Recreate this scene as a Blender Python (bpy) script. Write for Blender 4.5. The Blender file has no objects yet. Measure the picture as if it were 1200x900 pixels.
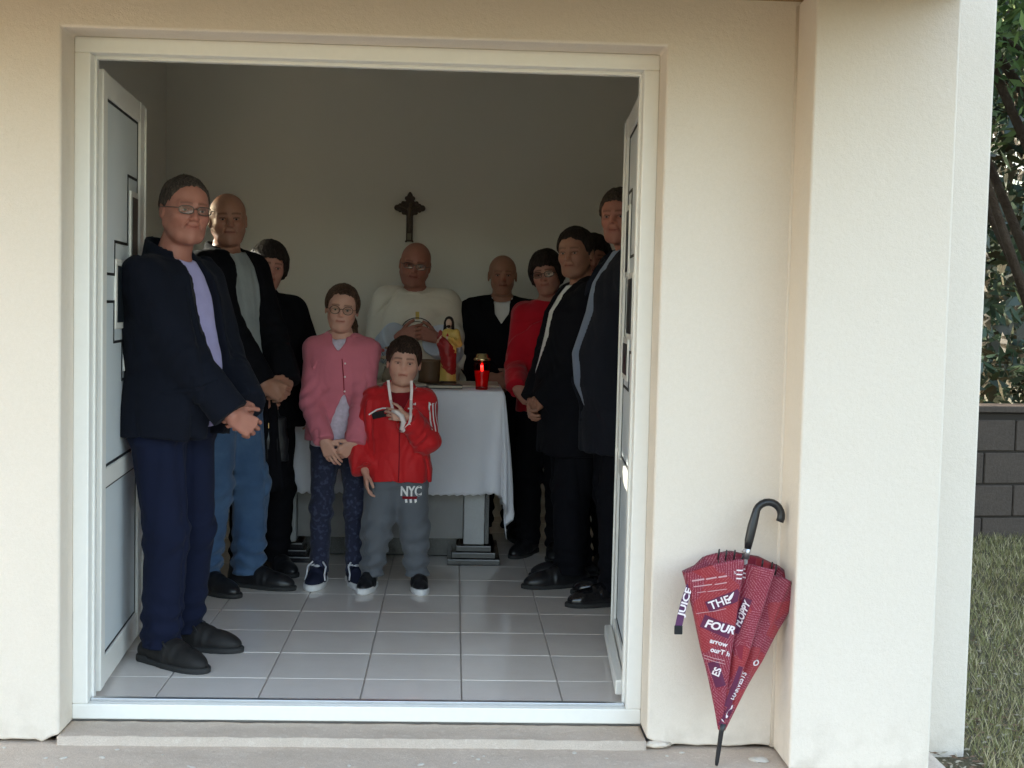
import bpy, bmesh, math, random
import numpy as np
from mathutils import Vector, Matrix, Euler
from mathutils.bvhtree import BVHTree

C = bpy.context.scene
COL = C.collection
R = math.radians
PI = math.pi

# ------------------------------------------------------------------ camera
cam_d = bpy.data.cameras.new('camera'); cam = bpy.data.objects.new('camera', cam_d); COL.objects.link(cam)
cam_d.sensor_width = 36; cam_d.lens = 46.77; cam_d.clip_start = .05; cam_d.clip_end = 500
cam.matrix_world = Matrix.Translation((1.1613, -4.125, 1.293)) @ Matrix.Rotation(-.0449, 4, 'Z') @ Matrix.Rotation(PI/2 - .06, 4, 'X') @ Matrix.Rotation(.0236, 4, 'Z')
C.camera = cam
# ------------------------------------------------------------------ sky, sun, exposure
SUN_EL, SUN_AZ = R(22), R(305)      # azimuth clockwise from +Y: low, left of and a little behind the chapel, so the facade is in shade
w = bpy.data.worlds.new('World'); C.world = w; w.use_nodes = True
nt = w.node_tree; bg = nt.nodes['Background']
sky = nt.nodes.new('ShaderNodeTexSky'); sky.sky_type = 'NISHITA'; sky.sun_disc = False
sky.sun_elevation = SUN_EL; sky.sun_rotation = SUN_AZ; sky.air_density = 1.3; sky.dust_density = 3.0; sky.ozone_density = 1.2
hs = nt.nodes.new('ShaderNodeHueSaturation'); hs.inputs['Saturation'].default_value = .85
nt.links.new(sky.outputs[0], hs.inputs['Color']); nt.links.new(hs.outputs[0], bg.inputs[0]); bg.inputs[1].default_value = .15
sd = bpy.data.lights.new('sun', 'SUN'); sd.energy = 2.2; sd.angle = R(.6); sd.color = (1, .93, .82)
sun = bpy.data.objects.new('sun', sd); COL.objects.link(sun)
sdir = Vector((math.sin(SUN_AZ)*math.cos(SUN_EL), math.cos(SUN_AZ)*math.cos(SUN_EL), math.sin(SUN_EL)))
sun.rotation_euler = sdir.to_track_quat('Z', 'Y').to_euler(); sun.location = sdir*30
C.view_settings.view_transform = 'Standard'; C.view_settings.look = 'None'; C.view_settings.gamma = 1
C.view_settings.exposure = 2.72
C.render.resolution_x = 1024; C.render.resolution_y = 768
try:
    C.cycles.max_bounces = 10; C.cycles.diffuse_bounces = 6; C.cycles.use_denoising = True
except Exception: pass

# ------------------------------------------------------------------ helpers: objects
def link(o, parent=None):
    COL.objects.link(o)
    if parent is not None: o.parent = parent
    return o
def empty(name, loc=(0,0,0), rz=0, label=None, cat=None, group=None, parent=None):
    o = bpy.data.objects.new(name, None); o.empty_display_size = .1
    link(o, parent); o.location = loc; o.rotation_euler = (0,0,rz)
    return tag(o, label, cat, group)
def tag(o, label=None, cat=None, group=None, kind=None):
    if label: o['label'] = label
    if cat: o['category'] = cat
    if group: o['group'] = group
    if kind: o['kind'] = kind
    return o
def mesh_np(name, V, faces, mats, parent=None, smooth=True, col=None, mi=None):
    """faces: (n,4) or (n,3) int array, or list of lists"""
    me = bpy.data.meshes.new(name)
    V = np.asarray(V, np.float32)
    if isinstance(faces, np.ndarray):
        n, k = faces.shape
        me.vertices.add(len(V)); me.vertices.foreach_set('co', V.ravel())
        me.loops.add(n*k); me.loops.foreach_set('vertex_index', faces.astype(np.int32).ravel())
        me.polygons.add(n); me.polygons.foreach_set('loop_start', np.arange(0, n*k, k, dtype=np.int32))
        me.polygons.foreach_set('loop_total', np.full(n, k, np.int32))
    else:
        me.from_pydata([tuple(map(float, v)) for v in V], [], faces)
    me.update(calc_edges=True)
    if smooth: me.polygons.foreach_set('use_smooth', np.ones(len(me.polygons), bool))
    for m in (mats if isinstance(mats, (list, tuple)) else [mats]): me.materials.append(m)
    if mi is not None: me.polygons.foreach_set('material_index', np.asarray(mi, np.int32))
    if col is not None:
        a = me.color_attributes.new('tint', 'FLOAT_COLOR', 'POINT')
        c4 = np.ones((len(V), 4), np.float32); c4[:, :3] = col; a.data.foreach_set('color', c4.ravel())
    me.validate()
    o = bpy.data.objects.new(name, me); return link(o, parent)
def bm_obj(name, bm, m, parent=None, smooth=False):
    me = bpy.data.meshes.new(name)
    bmesh.ops.recalc_face_normals(bm, faces=bm.faces)
    bm.to_mesh(me); bm.free()
    for x in (m if isinstance(m, (list, tuple)) else [m]): me.materials.append(x)
    if smooth:
        for p in me.polygons: p.use_smooth = True
    return link(bpy.data.objects.new(name, me), parent)
def add_box(bm, x0, x1, y0, y1, z0, z1, bev=0, M=None, seg=2, mi=0):
    v = [bm.verts.new((x, y, z)) for x in (x0, x1) for y in (y0, y1) for z in (z0, z1)]
    f = [bm.faces.new([v[i] for i in q]) for q in ((0,1,3,2),(4,6,7,5),(0,4,5,1),(2,3,7,6),(0,2,6,4),(1,5,7,3))]
    for a in f: a.material_index = mi
    if bev:
        es = list({e for a in f for e in a.edges})
        r = bmesh.ops.bevel(bm, geom=es, offset=bev, segments=seg, profile=.5, affect='EDGES')
        v = list({q for a in r['faces'] for q in a.verts} | {q for q in v if q.is_valid})
    if M is not None: bmesh.ops.transform(bm, matrix=M, verts=[q for q in v if q.is_valid])
    return v
def box(name, x0, x1, y0, y1, z0, z1, m, parent=None, bev=0, M=None):
    bm = bmesh.new(); add_box(bm, x0, x1, y0, y1, z0, z1, bev, M); return bm_obj(name, bm, m, parent)
def tube(bm, pts, r, n=8, cap=True):
    """tube along points; r scalar or list"""
    pts = [Vector(p) for p in pts]; rr = r if isinstance(r, (list, tuple)) else [r]*len(pts)
    up = Vector((.123, .456, .88)).normalized(); rings = []
    prev = None
    for i, p in enumerate(pts):
        t = (pts[min(i+1, len(pts)-1)] - pts[max(i-1, 0)]).normalized()
        a = t.cross(up) if prev is None else prev - t*prev.dot(t)
        if a.length < 1e-5: a = t.orthogonal()
        a.normalize(); prev = a; b = t.cross(a)
        rings.append([bm.verts.new(p + (a*math.cos(k*2*PI/n) + b*math.sin(k*2*PI/n))*rr[i]) for k in range(n)])
    for i in range(len(rings)-1):
        for k in range(n): bm.faces.new((rings[i][k], rings[i][(k+1)%n], rings[i+1][(k+1)%n], rings[i+1][k]))
    if cap: bm.faces.new(rings[0][::-1]); bm.faces.new(rings[-1])
def tube_obj(name, pts, r, m, parent=None, n=8):
    bm = bmesh.new(); tube(bm, pts, r, n); return bm_obj(name, bm, m, parent, True)
def lathe(name, prof, m, parent=None, n=24, loc=(0,0,0), close=True):
    bm = bmesh.new(); rings = []
    for r_, z in prof:
        rings.append([bm.verts.new((loc[0]+r_*math.cos(k*2*PI/n), loc[1]+r_*math.sin(k*2*PI/n), loc[2]+z)) for k in range(n)])
    for i in range(len(rings)-1):
        for k in range(n): bm.faces.new((rings[i][k], rings[i][(k+1)%n], rings[i+1][(k+1)%n], rings[i+1][k]))
    if close: bm.faces.new(rings[0][::-1]); bm.faces.new(rings[-1])
    return bm_obj(name, bm, m, parent, True)

# ------------------------------------------------------------------ helpers: materials
def mat(name, col, rough=.6, spec=.4, metal=0, bump=None, var=None, sheen=0, trans=None, emit=None, tint=False, sss=0, coord='Object', alpha=None):
    """bump: list of (scale, strength, dist[, detail]); var: list of (scale, amount, colour[, lo, hi]) mixes towards a colour by noise"""
    m = bpy.data.materials.new(name); m.use_nodes = True; n = m.node_tree; b = n.nodes['Principled BSDF']
    b.inputs['Roughness'].default_value = rough; b.inputs['Specular IOR Level'].default_value = spec
    b.inputs['Metallic'].default_value = metal; b.inputs['Base Color'].default_value = (*col, 1)
    if sheen: b.inputs['Sheen Weight'].default_value = sheen; b.inputs['Sheen Roughness'].default_value = .5
    if trans is not None: b.inputs['Transmission Weight'].default_value = trans
    if sss: b.inputs['Subsurface Weight'].default_value = sss; b.inputs['Subsurface Radius'].default_value = (.01, .004, .002); b.inputs['Subsurface Scale'].default_value = 1
    if emit: b.inputs['Emission Color'].default_value = (*emit[0], 1); b.inputs['Emission Strength'].default_value = emit[1]
    tc = n.nodes.new('ShaderNodeTexCoord')
    cur = None
    rgb = n.nodes.new('ShaderNodeRGB'); rgb.outputs[0].default_value = (*col, 1); cur = rgb.outputs[0]
    for v in (var or []):
        ns = n.nodes.new('ShaderNodeTexNoise'); ns.inputs['Scale'].default_value = v[0]; ns.inputs['Detail'].default_value = 5
        n.links.new(tc.outputs[coord], ns.inputs['Vector'])
        mr = n.nodes.new('ShaderNodeMapRange'); mr.inputs[1].default_value = v[3] if len(v) > 3 else .35; mr.inputs[2].default_value = v[4] if len(v) > 4 else .65
        mr.inputs[4].default_value = v[1]
        n.links.new(ns.outputs[0], mr.inputs[0])
        mx = n.nodes.new('ShaderNodeMix'); mx.data_type = 'RGBA'; mx.inputs[7].default_value = (*v[2], 1)
        n.links.new(mr.outputs[0], mx.inputs[0]); n.links.new(cur, mx.inputs[6]); cur = mx.outputs[2]
    if tint:
        at = n.nodes.new('ShaderNodeAttribute'); at.attribute_name = 'tint'
        mx = n.nodes.new('ShaderNodeMix'); mx.data_type = 'RGBA'; mx.blend_type = 'MULTIPLY'; mx.inputs[0].default_value = 1
        n.links.new(cur, mx.inputs[6]); n.links.new(at.outputs[0], mx.inputs[7]); cur = mx.outputs[2]
    n.links.new(cur, b.inputs['Base Color'])
    nrm = None
    for q in (bump or []):
        ns = n.nodes.new('ShaderNodeTexNoise'); ns.inputs['Scale'].default_value = q[0]; ns.inputs['Detail'].default_value = q[3] if len(q) > 3 else 3
        n.links.new(tc.outputs[coord], ns.inputs['Vector'])
        bp = n.nodes.new('ShaderNodeBump'); bp.inputs['Strength'].default_value = q[1]; bp.inputs['Distance'].default_value = q[2]
        n.links.new(ns.outputs[0], bp.inputs['Height'])
        if nrm is not None: n.links.new(nrm, bp.inputs['Normal'])
        nrm = bp.outputs[0]
    if nrm is not None: n.links.new(nrm, b.inputs['Normal'])
    return m
def sr(*c):   # sRGB 0-255 to linear
    return tuple(((x/255)/12.92 if x/255 <= .04045 else ((x/255+.055)/1.055)**2.4) for x in c)
def fabric(name, col, rough=.9, sheen=.15, dark=.75, scale=9, weave=700, spec=.15):
    return mat(name, col, rough, spec, sheen=sheen, var=[(scale, .5, tuple(c*dark for c in col))], bump=[(weave, .25, .002), (30, .35, .006)])

# ------------------------------------------------------------------ helpers: implicit surfaces meshed by surface nets
def axis(lo, hi, h, fine=()):
    out = [lo]; x = lo
    while x < hi:
        s = h
        for a, b, hf in fine:
            if a - h <= x <= b: s = min(s, hf)
        x += s; out.append(x)
    return np.array(out, np.float32)
class Grid:
    def __init__(s, lo, hi, h, fine=((), (), ())):
        s.ax = [axis(lo[i], hi[i], h, fine[i]) for i in range(3)]
        s.F = np.full([len(a) for a in s.ax], .5, np.float32); s.h = h
    def sl(s, lo, hi, m):
        r = []
        for i in range(3):
            a = max(0, int(np.searchsorted(s.ax[i], lo[i]-m))-1); b = min(len(s.ax[i]), int(np.searchsorted(s.ax[i], hi[i]+m))+2)
            if b <= a: return None, None
            r.append(slice(a, b))
        X = s.ax[0][r[0]][:, None, None]; Y = s.ax[1][r[1]][None, :, None]; Z = s.ax[2][r[2]][None, None, :]
        return tuple(r), (X, Y, Z)
    def op(s, prim, k=.01, mode='u'):
        fn, lo, hi = prim
        r, q = s.sl(lo, hi, k + s.h*1.5)
        if r is None: return s
        d = np.broadcast_to(fn(*q), s.F[r].shape).astype(np.float32); a = s.F[r]
        if mode == 'u':
            h = np.maximum(k - np.abs(a-d), 0)/k if k > 0 else 0; s.F[r] = np.minimum(a, d) - h*h*k*.25
        elif mode == 's':
            d = -d; h = np.maximum(k - np.abs(a-d), 0)/k if k > 0 else 0; s.F[r] = np.maximum(a, d) + h*h*k*.25
        elif mode == 'i':
            s.F[r] = np.maximum(a, d)
        elif mode == 'd': s.F[r] = a + d
        return s
    def full(s, fn, mode='i', k=0):
        return s.op((fn, [a[0] for a in s.ax], [a[-1] for a in s.ax]), k, mode)
    def mesh(s):
        F = s.F; S = F < 0; nx, ny, nz = F.shape
        c = S[:-1,:-1,:-1].astype(np.int8)
        for dx in (0,1):
            for dy in (0,1):
                for dz in (0,1):
                    if dx+dy+dz: c = c + S[dx:nx-1+dx, dy:ny-1+dy, dz:nz-1+dz]
        act = (c > 0) & (c < 8); I = np.argwhere(act)
        if len(I) == 0: return np.zeros((0,3)), np.zeros((0,4), int)
        idx = np.full(act.shape, -1, np.int32); idx[act] = np.arange(len(I))
        acc = np.zeros((len(I), 3), np.float64); cnt = np.zeros(len(I))
        for ax in range(3):
            o = [i for i in range(3) if i != ax]
            for u in (0,1):
                for v in (0,1):
                    A = I.copy(); A[:, o[0]] += u; A[:, o[1]] += v; B = A.copy(); B[:, ax] += 1
                    fa = F[A[:,0],A[:,1],A[:,2]]; fb = F[B[:,0],B[:,1],B[:,2]]; m = (fa < 0) != (fb < 0)
                    t = fa[m]/(fa[m]-fb[m])
                    for i in range(3):
                        pa = s.ax[i][A[m, i]]; pb = s.ax[i][B[m, i]]; acc[m, i] += pa + (pb-pa)*t
                    cnt[m] += 1
        V = acc/cnt[:, None]; Q = []
        for ax in range(3):
            o = [i for i in range(3) if i != ax]
            sa = [slice(None)]*3; sb = [slice(None)]*3; sa[ax] = slice(0,-1); sb[ax] = slice(1,None)
            a = S[tuple(sa)]; b = S[tuple(sb)]; E = np.argwhere(a != b)
            ok = (E[:,o[0]] > 0) & (E[:,o[1]] > 0) & (E[:,o[0]] < F.shape[o[0]]-1) & (E[:,o[1]] < F.shape[o[1]]-1)
            E = E[ok]; ins = a[tuple(E.T)]
            def g(du, dv):
                K = E.copy(); K[:,o[0]] -= du; K[:,o[1]] -= dv; return idx[tuple(K.T)]
            q = np.stack([g(1,1), g(0,1), g(0,0), g(1,0)], 1)
            flip = ins if ax != 1 else ~ins
            q[~flip] = q[~flip][:, ::-1]; Q.append(q)
        return V, np.concatenate(Q)
    def obj(s, name, m, parent=None, tintf=None, keep=None):
        V, Q = s.mesh(); col = tintf(V) if tintf else None
        return mesh_np(name, V, Q, m, parent, True, col)
V3 = lambda *a: np.array(a, float)
def capsule(a, b, ra, rb=None):
    a = np.array(a, float); b = np.array(b, float); rb = ra if rb is None else rb; d = b-a; L = max(float(d@d), 1e-9)
    def fn(X, Y, Z):
        x, y, z = X-a[0], Y-a[1], Z-a[2]
        t = np.clip((x*d[0]+y*d[1]+z*d[2])/L, 0, 1)
        return np.sqrt((x-t*d[0])**2+(y-t*d[1])**2+(z-t*d[2])**2) - (ra+(rb-ra)*t)
    r = max(ra, rb); return fn, np.minimum(a,b)-r, np.maximum(a,b)+r
def ellipsoid(c, r, Rm=None):
    c = np.array(c, float); r = np.array(r, float); mx = r.max() if Rm is not None else r
    def fn(X, Y, Z):
        x, y, z = X-c[0], Y-c[1], Z-c[2]
        if Rm is not None: x, y, z = (x*Rm[0,j]+y*Rm[1,j]+z*Rm[2,j] for j in range(3))
        k0 = np.sqrt((x/r[0])**2+(y/r[1])**2+(z/r[2])**2); k1 = np.sqrt((x/r[0]**2)**2+(y/r[1]**2)**2+(z/r[2]**2)**2)+1e-6
        return k0*(k0-1)/k1
    return fn, c-mx, c+mx
def loft(S, p=2.2, off=0, z0=None, z1=None):
    """S rows: z, cx, cy, rx, ry"""
    S = np.array(S, float); S = S[np.argsort(S[:,0])]; z0 = S[0,0] if z0 is None else z0; z1 = S[-1,0] if z1 is None else z1
    def fn(X, Y, Z):
        zz = Z; g = lambda i: np.interp(zz, S[:,0], S[:,i])
        rx = g(3)+off; ry = g(4)+off
        q = (np.abs((X-g(1))/rx)**p + np.abs((Y-g(2))/ry)**p)**(1/p)
        return np.maximum((q-1)*np.minimum(rx, ry), np.maximum(Z-z1, z0-Z))
    rx = S[:,3].max()+off; ry = S[:,4].max()+off
    return fn, V3(S[:,1].min()-rx, S[:,2].min()-ry, z0), V3(S[:,1].max()+rx, S[:,2].max()+ry, z1)
def rbox(c, hsz, Rm=None, rad=.005):
    c = np.array(c, float); hsz = np.array(hsz, float); mx = np.linalg.norm(hsz)
    def fn(X, Y, Z):
        x, y, z = X-c[0], Y-c[1], Z-c[2]
        if Rm is not None: x, y, z = (x*Rm[0,j]+y*Rm[1,j]+z*Rm[2,j] for j in range(3))
        qx, qy, qz = np.abs(x)-hsz[0]+rad, np.abs(y)-hsz[1]+rad, np.abs(z)-hsz[2]+rad
        return np.sqrt(np.maximum(qx,0)**2+np.maximum(qy,0)**2+np.maximum(qz,0)**2)+np.minimum(np.maximum(qx,np.maximum(qy,qz)),0)-rad
    return fn, c-mx, c+mx
def folds(amp, freq=22, seed=0, stretch=(1,1,.5)):
    rs = np.random.RandomState(seed); D = rs.normal(size=(6,3)); D /= np.linalg.norm(D, axis=1)[:,None]; D = D*np.array(stretch)
    ph = rs.uniform(0, 6.28, 6); fr = freq*rs.uniform(.6, 1.8, 6)
    def fn(X, Y, Z):
        o = 0
        for i in range(6):
            a = fr[i]*(D[i,0]*X+D[i,1]*Y+D[i,2]*Z)+ph[i]
            if i: a = a + 1.2*o
            q = np.sin(a); o = o + (q*(.5 if i > 2 else .8) if i % 2 else (1-1.7*np.abs(q)**.7)*(.55 if i > 2 else .8))
        return o*amp/1.7
    return fn
def rot3(yaw=0, pitch=0, roll=0):
    """yaw: + turns the face towards local +X; pitch: + nods down; roll: + tilts towards +X side"""
    return np.array((Matrix.Rotation(yaw, 3, 'Z') @ Matrix.Rotation(pitch, 3, 'X') @ Matrix.Rotation(roll, 3, 'Y')), float)
# ------------------------------------------------------------------ materials
M = {}
def plaster_dirt(m):
    """hairline cracks and splash dirt along the foot of the rendered wall"""
    n = m.node_tree; b = n.nodes['Principled BSDF']; cur = b.inputs['Base Color'].links[0].from_socket; g = n.nodes.new('ShaderNodeNewGeometry'); sp = n.nodes.new('ShaderNodeSeparateXYZ'); n.links.new(g.outputs['Position'], sp.inputs[0])
    def mth(op, a, v=None, b_=None, c=False):
        q = n.nodes.new('ShaderNodeMath'); q.operation = op; q.use_clamp = c; n.links.new(a, q.inputs[0])
        if v is not None: q.inputs[1].default_value = v
        if b_ is not None: n.links.new(b_, q.inputs[1])
        return q.outputs[0]
    def noise(s, d=5):
        q = n.nodes.new('ShaderNodeTexNoise'); q.inputs['Scale'].default_value = s; q.inputs['Detail'].default_value = d; n.links.new(g.outputs['Position'], q.inputs['Vector']); return q.outputs[0]
    mr = n.nodes.new('ShaderNodeMapRange'); n.links.new(sp.outputs[2], mr.inputs[0]); mr.inputs[1].default_value = .20; mr.inputs[2].default_value = -.06
    k1 = mth('MULTIPLY', mth('POWER', mr.outputs[0], 2.2), b_=mth('MULTIPLY', mth('SUBTRACT', noise(14), .46), 1.6, c=True), c=True)
    vo = n.nodes.new('ShaderNodeTexVoronoi'); vo.feature = 'DISTANCE_TO_EDGE'; vo.inputs['Scale'].default_value = 1.1
    wv = n.nodes.new('ShaderNodeVectorMath'); wv.operation = 'ADD'; ns = n.nodes.new('ShaderNodeTexNoise'); ns.inputs['Scale'].default_value = 5; ns.inputs['Detail'].default_value = 6; n.links.new(g.outputs['Position'], ns.inputs['Vector'])
    sc = n.nodes.new('ShaderNodeVectorMath'); sc.operation = 'SCALE'; sc.inputs['Scale'].default_value = .35; n.links.new(ns.outputs['Color'], sc.inputs[0]); n.links.new(g.outputs['Position'], wv.inputs[0]); n.links.new(sc.outputs[0], wv.inputs[1]); n.links.new(wv.outputs[0], vo.inputs['Vector'])
    k2 = mth('MULTIPLY', mth('MULTIPLY', mth('LESS_THAN', vo.outputs['Distance'], .0016), b_=mth('GREATER_THAN', noise(1.3, 2), .58)), .10)
    for k, c in ((k1, (.36,.30,.23)), (k2, (.50,.43,.35))):
        mx = n.nodes.new('ShaderNodeMix'); mx.data_type = 'RGBA'; mx.inputs[7].default_value = (*c, 1); n.links.new(k, mx.inputs[0]); n.links.new(cur, mx.inputs[6]); cur = mx.outputs[2]
    n.links.new(cur, b.inputs['Base Color'])
M['plaster'] = mat('facade_plaster', (.735,.655,.565), .95, .1, bump=[(330, .45, .003, 4), (60, .25, .006), (5, .2, .02)], var=[(3, .35, (.755,.675,.595)), (90, .2, (.66,.58,.48)), (420, .3, (.63,.55,.455))])
M['plaster_white'] = mat('interior_plaster', (.80,.785,.74), .9, .15, bump=[(160, .2, .002), (7, .15, .01)], var=[(2.2, .3, (.77,.755,.71))])
M['ceiling'] = mat('ceiling_paint', (.86,.85,.80), .95, .1, var=[(2, .3, (.83,.81,.75))])
plaster_dirt(M['plaster'])
M['soffit'] = mat('warm_bounce_soffit', (.34,.22,.11), .7, .2, var=[(6,.4,(.24,.15,.07))])  # invented brown for the canopy underside, warms light bounced onto the upper facade
M['concrete'] = mat('weathered_concrete', (.62,.52,.43), .95, .15, bump=[(40, .5, .006, 6), (260, .6, .003, 4)], var=[(6, .55, (.50,.41,.33)), (55, .5, (.72,.64,.55), .55, .7), (240, .45, (.40,.33,.27))])
M['soil'] = mat('soil', (.145,.12,.075), 1, .1, bump=[(60, .8, .02, 6)], var=[(1.2, .6, (.17,.145,.10)), (8, .5, (.11,.11,.055)), (90, .5, (.07,.06,.04))])
M['stone_chip'] = mat('stone_chip', (.62,.58,.52), .9, .2, var=[(60, .5, (.42,.38,.33))], bump=[(90, .4, .002)])
M['pvc'] = mat('white_pvc', (.84,.82,.77), .32, .45, var=[(3, .25, (.78,.76,.70)), (40, .1, (.66,.64,.6))], bump=[(900, .05, .0006)])
M['pvc_panel'] = mat('pvc_panel', (.66,.70,.72), .42, .4, var=[(5, .3, (.6,.64,.66))], bump=[(1400, .35, .0006), (300, .1, .001)])
M['gasket'] = mat('rubber_gasket', (.012,.012,.014), .6, .3)
M['dark_glass'] = mat('dark_glass', (.015,.02,.025), .35, .25)
M['hinge'] = mat('hinge_plastic', (.05,.03,.025), .45, .4)
M['alu'] = mat('aluminium', (.62,.64,.66), .35, .5, metal=.9, var=[(20, .3, (.45,.45,.46))])
M['tile'] = mat('floor_tile', (.82,.75,.69), .12, .5, coord='Generated', var=[(3, .5, (.76,.69,.63)), (9, .35, (.84,.78,.73)), (60, .2, (.68,.61,.56))], bump=[(8, .04, .002)])
M['grout'] = mat('grout', (.46,.42,.385), .9, .1, var=[(9, .5, (.36,.32,.29))])
M['granite'] = mat('dark_granite', (.018,.018,.022), .22, .5, var=[(160, .6, (.06,.06,.07), .55, .7)])
M['granite_edge'] = mat('honed_granite_edge', (.32,.33,.36), .4, .4)
M['marble'] = mat('grey_marble', (.30,.30,.305), .35, .45, var=[(2.2, .7, (.22,.22,.225)), (7, .5, (.37,.37,.37), .5, .62)])
M['marble_light'] = mat('light_grey_marble', (.50,.52,.54), .35, .45, var=[(12, .5, (.42,.43,.45)), (140, .3, (.38,.38,.4))])
M['cloth'] = mat('white_linen', (.76,.77,.84), .9, .15, sheen=.2, var=[(6, .3, (.70,.71,.78))], bump=[(900, .25, .001), (26, .35, .006)])
M['wood'] = mat('brown_wood', (.13,.075,.04), .5, .35, var=[(14, .5, (.08,.045,.025))])
M['wood_pale'] = mat('pale_wood', (.30,.24,.17), .55, .3, var=[(20, .5, (.22,.17,.115))])
M['bronze'] = mat('dark_carved_wood', (.045,.028,.022), .45, .4, var=[(60, .4, (.09,.05,.035))])
M['brass'] = mat('brass', (.62,.46,.20), .3, .5, metal=.9)
M['gold'] = mat('gold_lid', (.75,.60,.32), .25, .5, metal=1)
M['black'] = mat('black_plastic', (.015,.015,.017), .35, .45, bump=[(200, .1, .001)])
M['paper'] = mat('paper', (.62,.56,.46), .85, .2, var=[(80, .3, (.5,.44,.35))])
def skin(name, c, d=None):
    return mat(name, c, .52, .35, tint=True, sss=.12, var=[(25, .35, tuple(x*y for x, y in zip(c, (.86,.74,.72))))], bump=[(220, .18, .0015), (60, .12, .002)])
M['skin'] = skin('skin_fair', (.43,.215,.16)); M['skin_tan'] = skin('skin_tanned', (.33,.165,.11)); M['skin_red'] = skin('skin_ruddy', (.38,.165,.12)); M['skin_child'] = skin('skin_child', (.57,.32,.24))
M['eye_white'] = mat('eye_white', (.34,.29,.27), .25, .5); M['iris'] = mat('iris', (.05,.03,.02), .15, .5); M['iris_blue'] = mat('iris_blue', (.10,.14,.17), .15, .5)
def hairm(name, c):
    m = mat(name, c, .62, .2, var=[(6, .65, tuple(x*2.6 for x in c), .42, .62), (11, .7, tuple(x*.35 for x in c), .45, .6)], bump=[(9, 1., .006, 6), (17, .8, .004, 4)])
    n = m.node_tree; tc = [x for x in n.nodes if x.type == 'TEX_COORD'][0]; mp = n.nodes.new('ShaderNodeMapping'); mp.inputs['Scale'].default_value = (22, 22, 4.5)
    for l in list(n.links):
        if l.from_node == tc: to = l.to_socket; n.links.remove(l); n.links.new(mp.outputs[0], to)
    n.links.new(tc.outputs['Object'], mp.inputs[0]); return m
M['hair_dark'] = hairm('hair_dark', (.018,.012,.010)); M['hair_brown'] = hairm('hair_brown', (.06,.032,.02)); M['hair_grey'] = hairm('hair_grey', (.050,.037,.030)); M['hair_boy'] = hairm('hair_boy', (.035,.02,.014))
M['navy'] = fabric('navy_jacket_cloth', (.005,.0065,.013), sheen=.02); M['navy_trouser'] = fabric('navy_trousers_cloth', (.007,.010,.028), weave=500, sheen=.02)
M['lilac'] = fabric('lilac_shirt_cloth', (.36,.33,.56), scale=20, dark=.85); M['grey_knit'] = fabric('grey_knit', (.27,.29,.29), weave=350, scale=12)
M['black_cloth'] = fabric('black_cloth', (.006,.006,.008), sheen=0, spec=.08); M['black_suit'] = fabric('black_suit_cloth', (.007,.007,.010), scale=6, sheen=0, spec=.1); M['charcoal'] = fabric('charcoal_cloth', (.013,.014,.021), sheen=.02)
M['denim'] = mat('blue_denim', (.045,.09,.18), .9, .15, sheen=.15, var=[(5, .7, (.09,.16,.27)), (30, .4, (.04,.08,.17))], bump=[(800, .4, .002), (25, .4, .008)])
M['pink'] = fabric('pink_jacket_cloth', (.60,.17,.22), scale=8, dark=.82, weave=400); M['pink_print'] = fabric('pale_print_cloth', (.62,.55,.66), scale=60, dark=.6)
M['leggings'] = mat('dark_patterned_cloth', (.022,.025,.05), .85, .2, sheen=.1, var=[(55, .6, (.06,.07,.13), .52, .62)], bump=[(600,.3,.001), (20,.3,.006)])
M['red'] = fabric('red_tracksuit_cloth', (.56,.012,.016), rough=.6, scale=7, dark=.8, spec=.25); M['dark_red'] = fabric('dark_red_cloth', (.22,.008,.015)); M['blouse_red'] = fabric('red_blouse_cloth', (.42,.008,.02))
M['grey_cotton'] = fabric('grey_cotton', (.125,.135,.155), scale=7, dark=.8); M['white_cloth'] = fabric('white_cloth', (.72,.72,.74), dark=.85); M['shirt_white'] = fabric('white_shirt_cloth', (.70,.70,.70), dark=.9)
M['shirt_blue'] = fabric('blue_grey_shirt_cloth', (.20,.25,.36), scale=12); M['chasuble'] = fabric('cream_vestment_cloth', (.74,.69,.59), scale=5, dark=.88, weave=300); M['alb'] = fabric('white_alb_cloth', (.56,.62,.72), scale=7, dark=.88)
M['blouse_pale'] = fabric('pale_blouse_cloth', (.32,.27,.26)); M['mauve'] = fabric('mauve_cloth', (.22,.09,.12))
M['stripe_white'] = mat('white_piping', (.80,.80,.80), .6, .3); M['ribbon'] = mat('white_ribbon', (.80,.70,.68), .7, .3)
M['shoe_black'] = mat('black_leather', (.012,.012,.014), .38, .45, bump=[(120, .3, .001), (25, .3, .004)]); M['shoe_suede'] = mat('dark_suede', (.014,.013,.013), .6, .3, bump=[(300,.4,.002)], var=[(25, .5, (.025,.023,.022))])
M['patent'] = mat('patent_leather', (.01,.01,.012), .12, .6); M['sole'] = mat('rubber_sole', (.03,.03,.03), .7, .3); M['sole_white'] = mat('white_rubber', (.75,.75,.76), .55, .3)
M['shoe_navy'] = mat('navy_canvas', (.015,.018,.04), .8, .2, bump=[(300,.3,.001)]); M['lace'] = mat('shoelace', (.66,.66,.70), .8, .2)
M['lens'] = mat('spectacle_lens', (.9,.9,.9), .05, .5, trans=1); M['frame_metal'] = mat('spectacle_frame', (.10,.08,.07), .3, .5, metal=.6)
M['statue_skin'] = mat('painted_skin', (.60,.42,.32), .45, .4); M['statue_yellow'] = mat('painted_yellow', (.58,.42,.10), .45, .4, var=[(40, .4, (.5,.3,.08))]); M['statue_red'] = mat('painted_red', (.30,.015,.015), .45, .4, var=[(30, .4, (.2,.01,.012))])
M['candle_red'] = None
M['flame'] = mat('flame', (1,.7,.4), .5, 0, emit=((1,.62,.35), 8))
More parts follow.
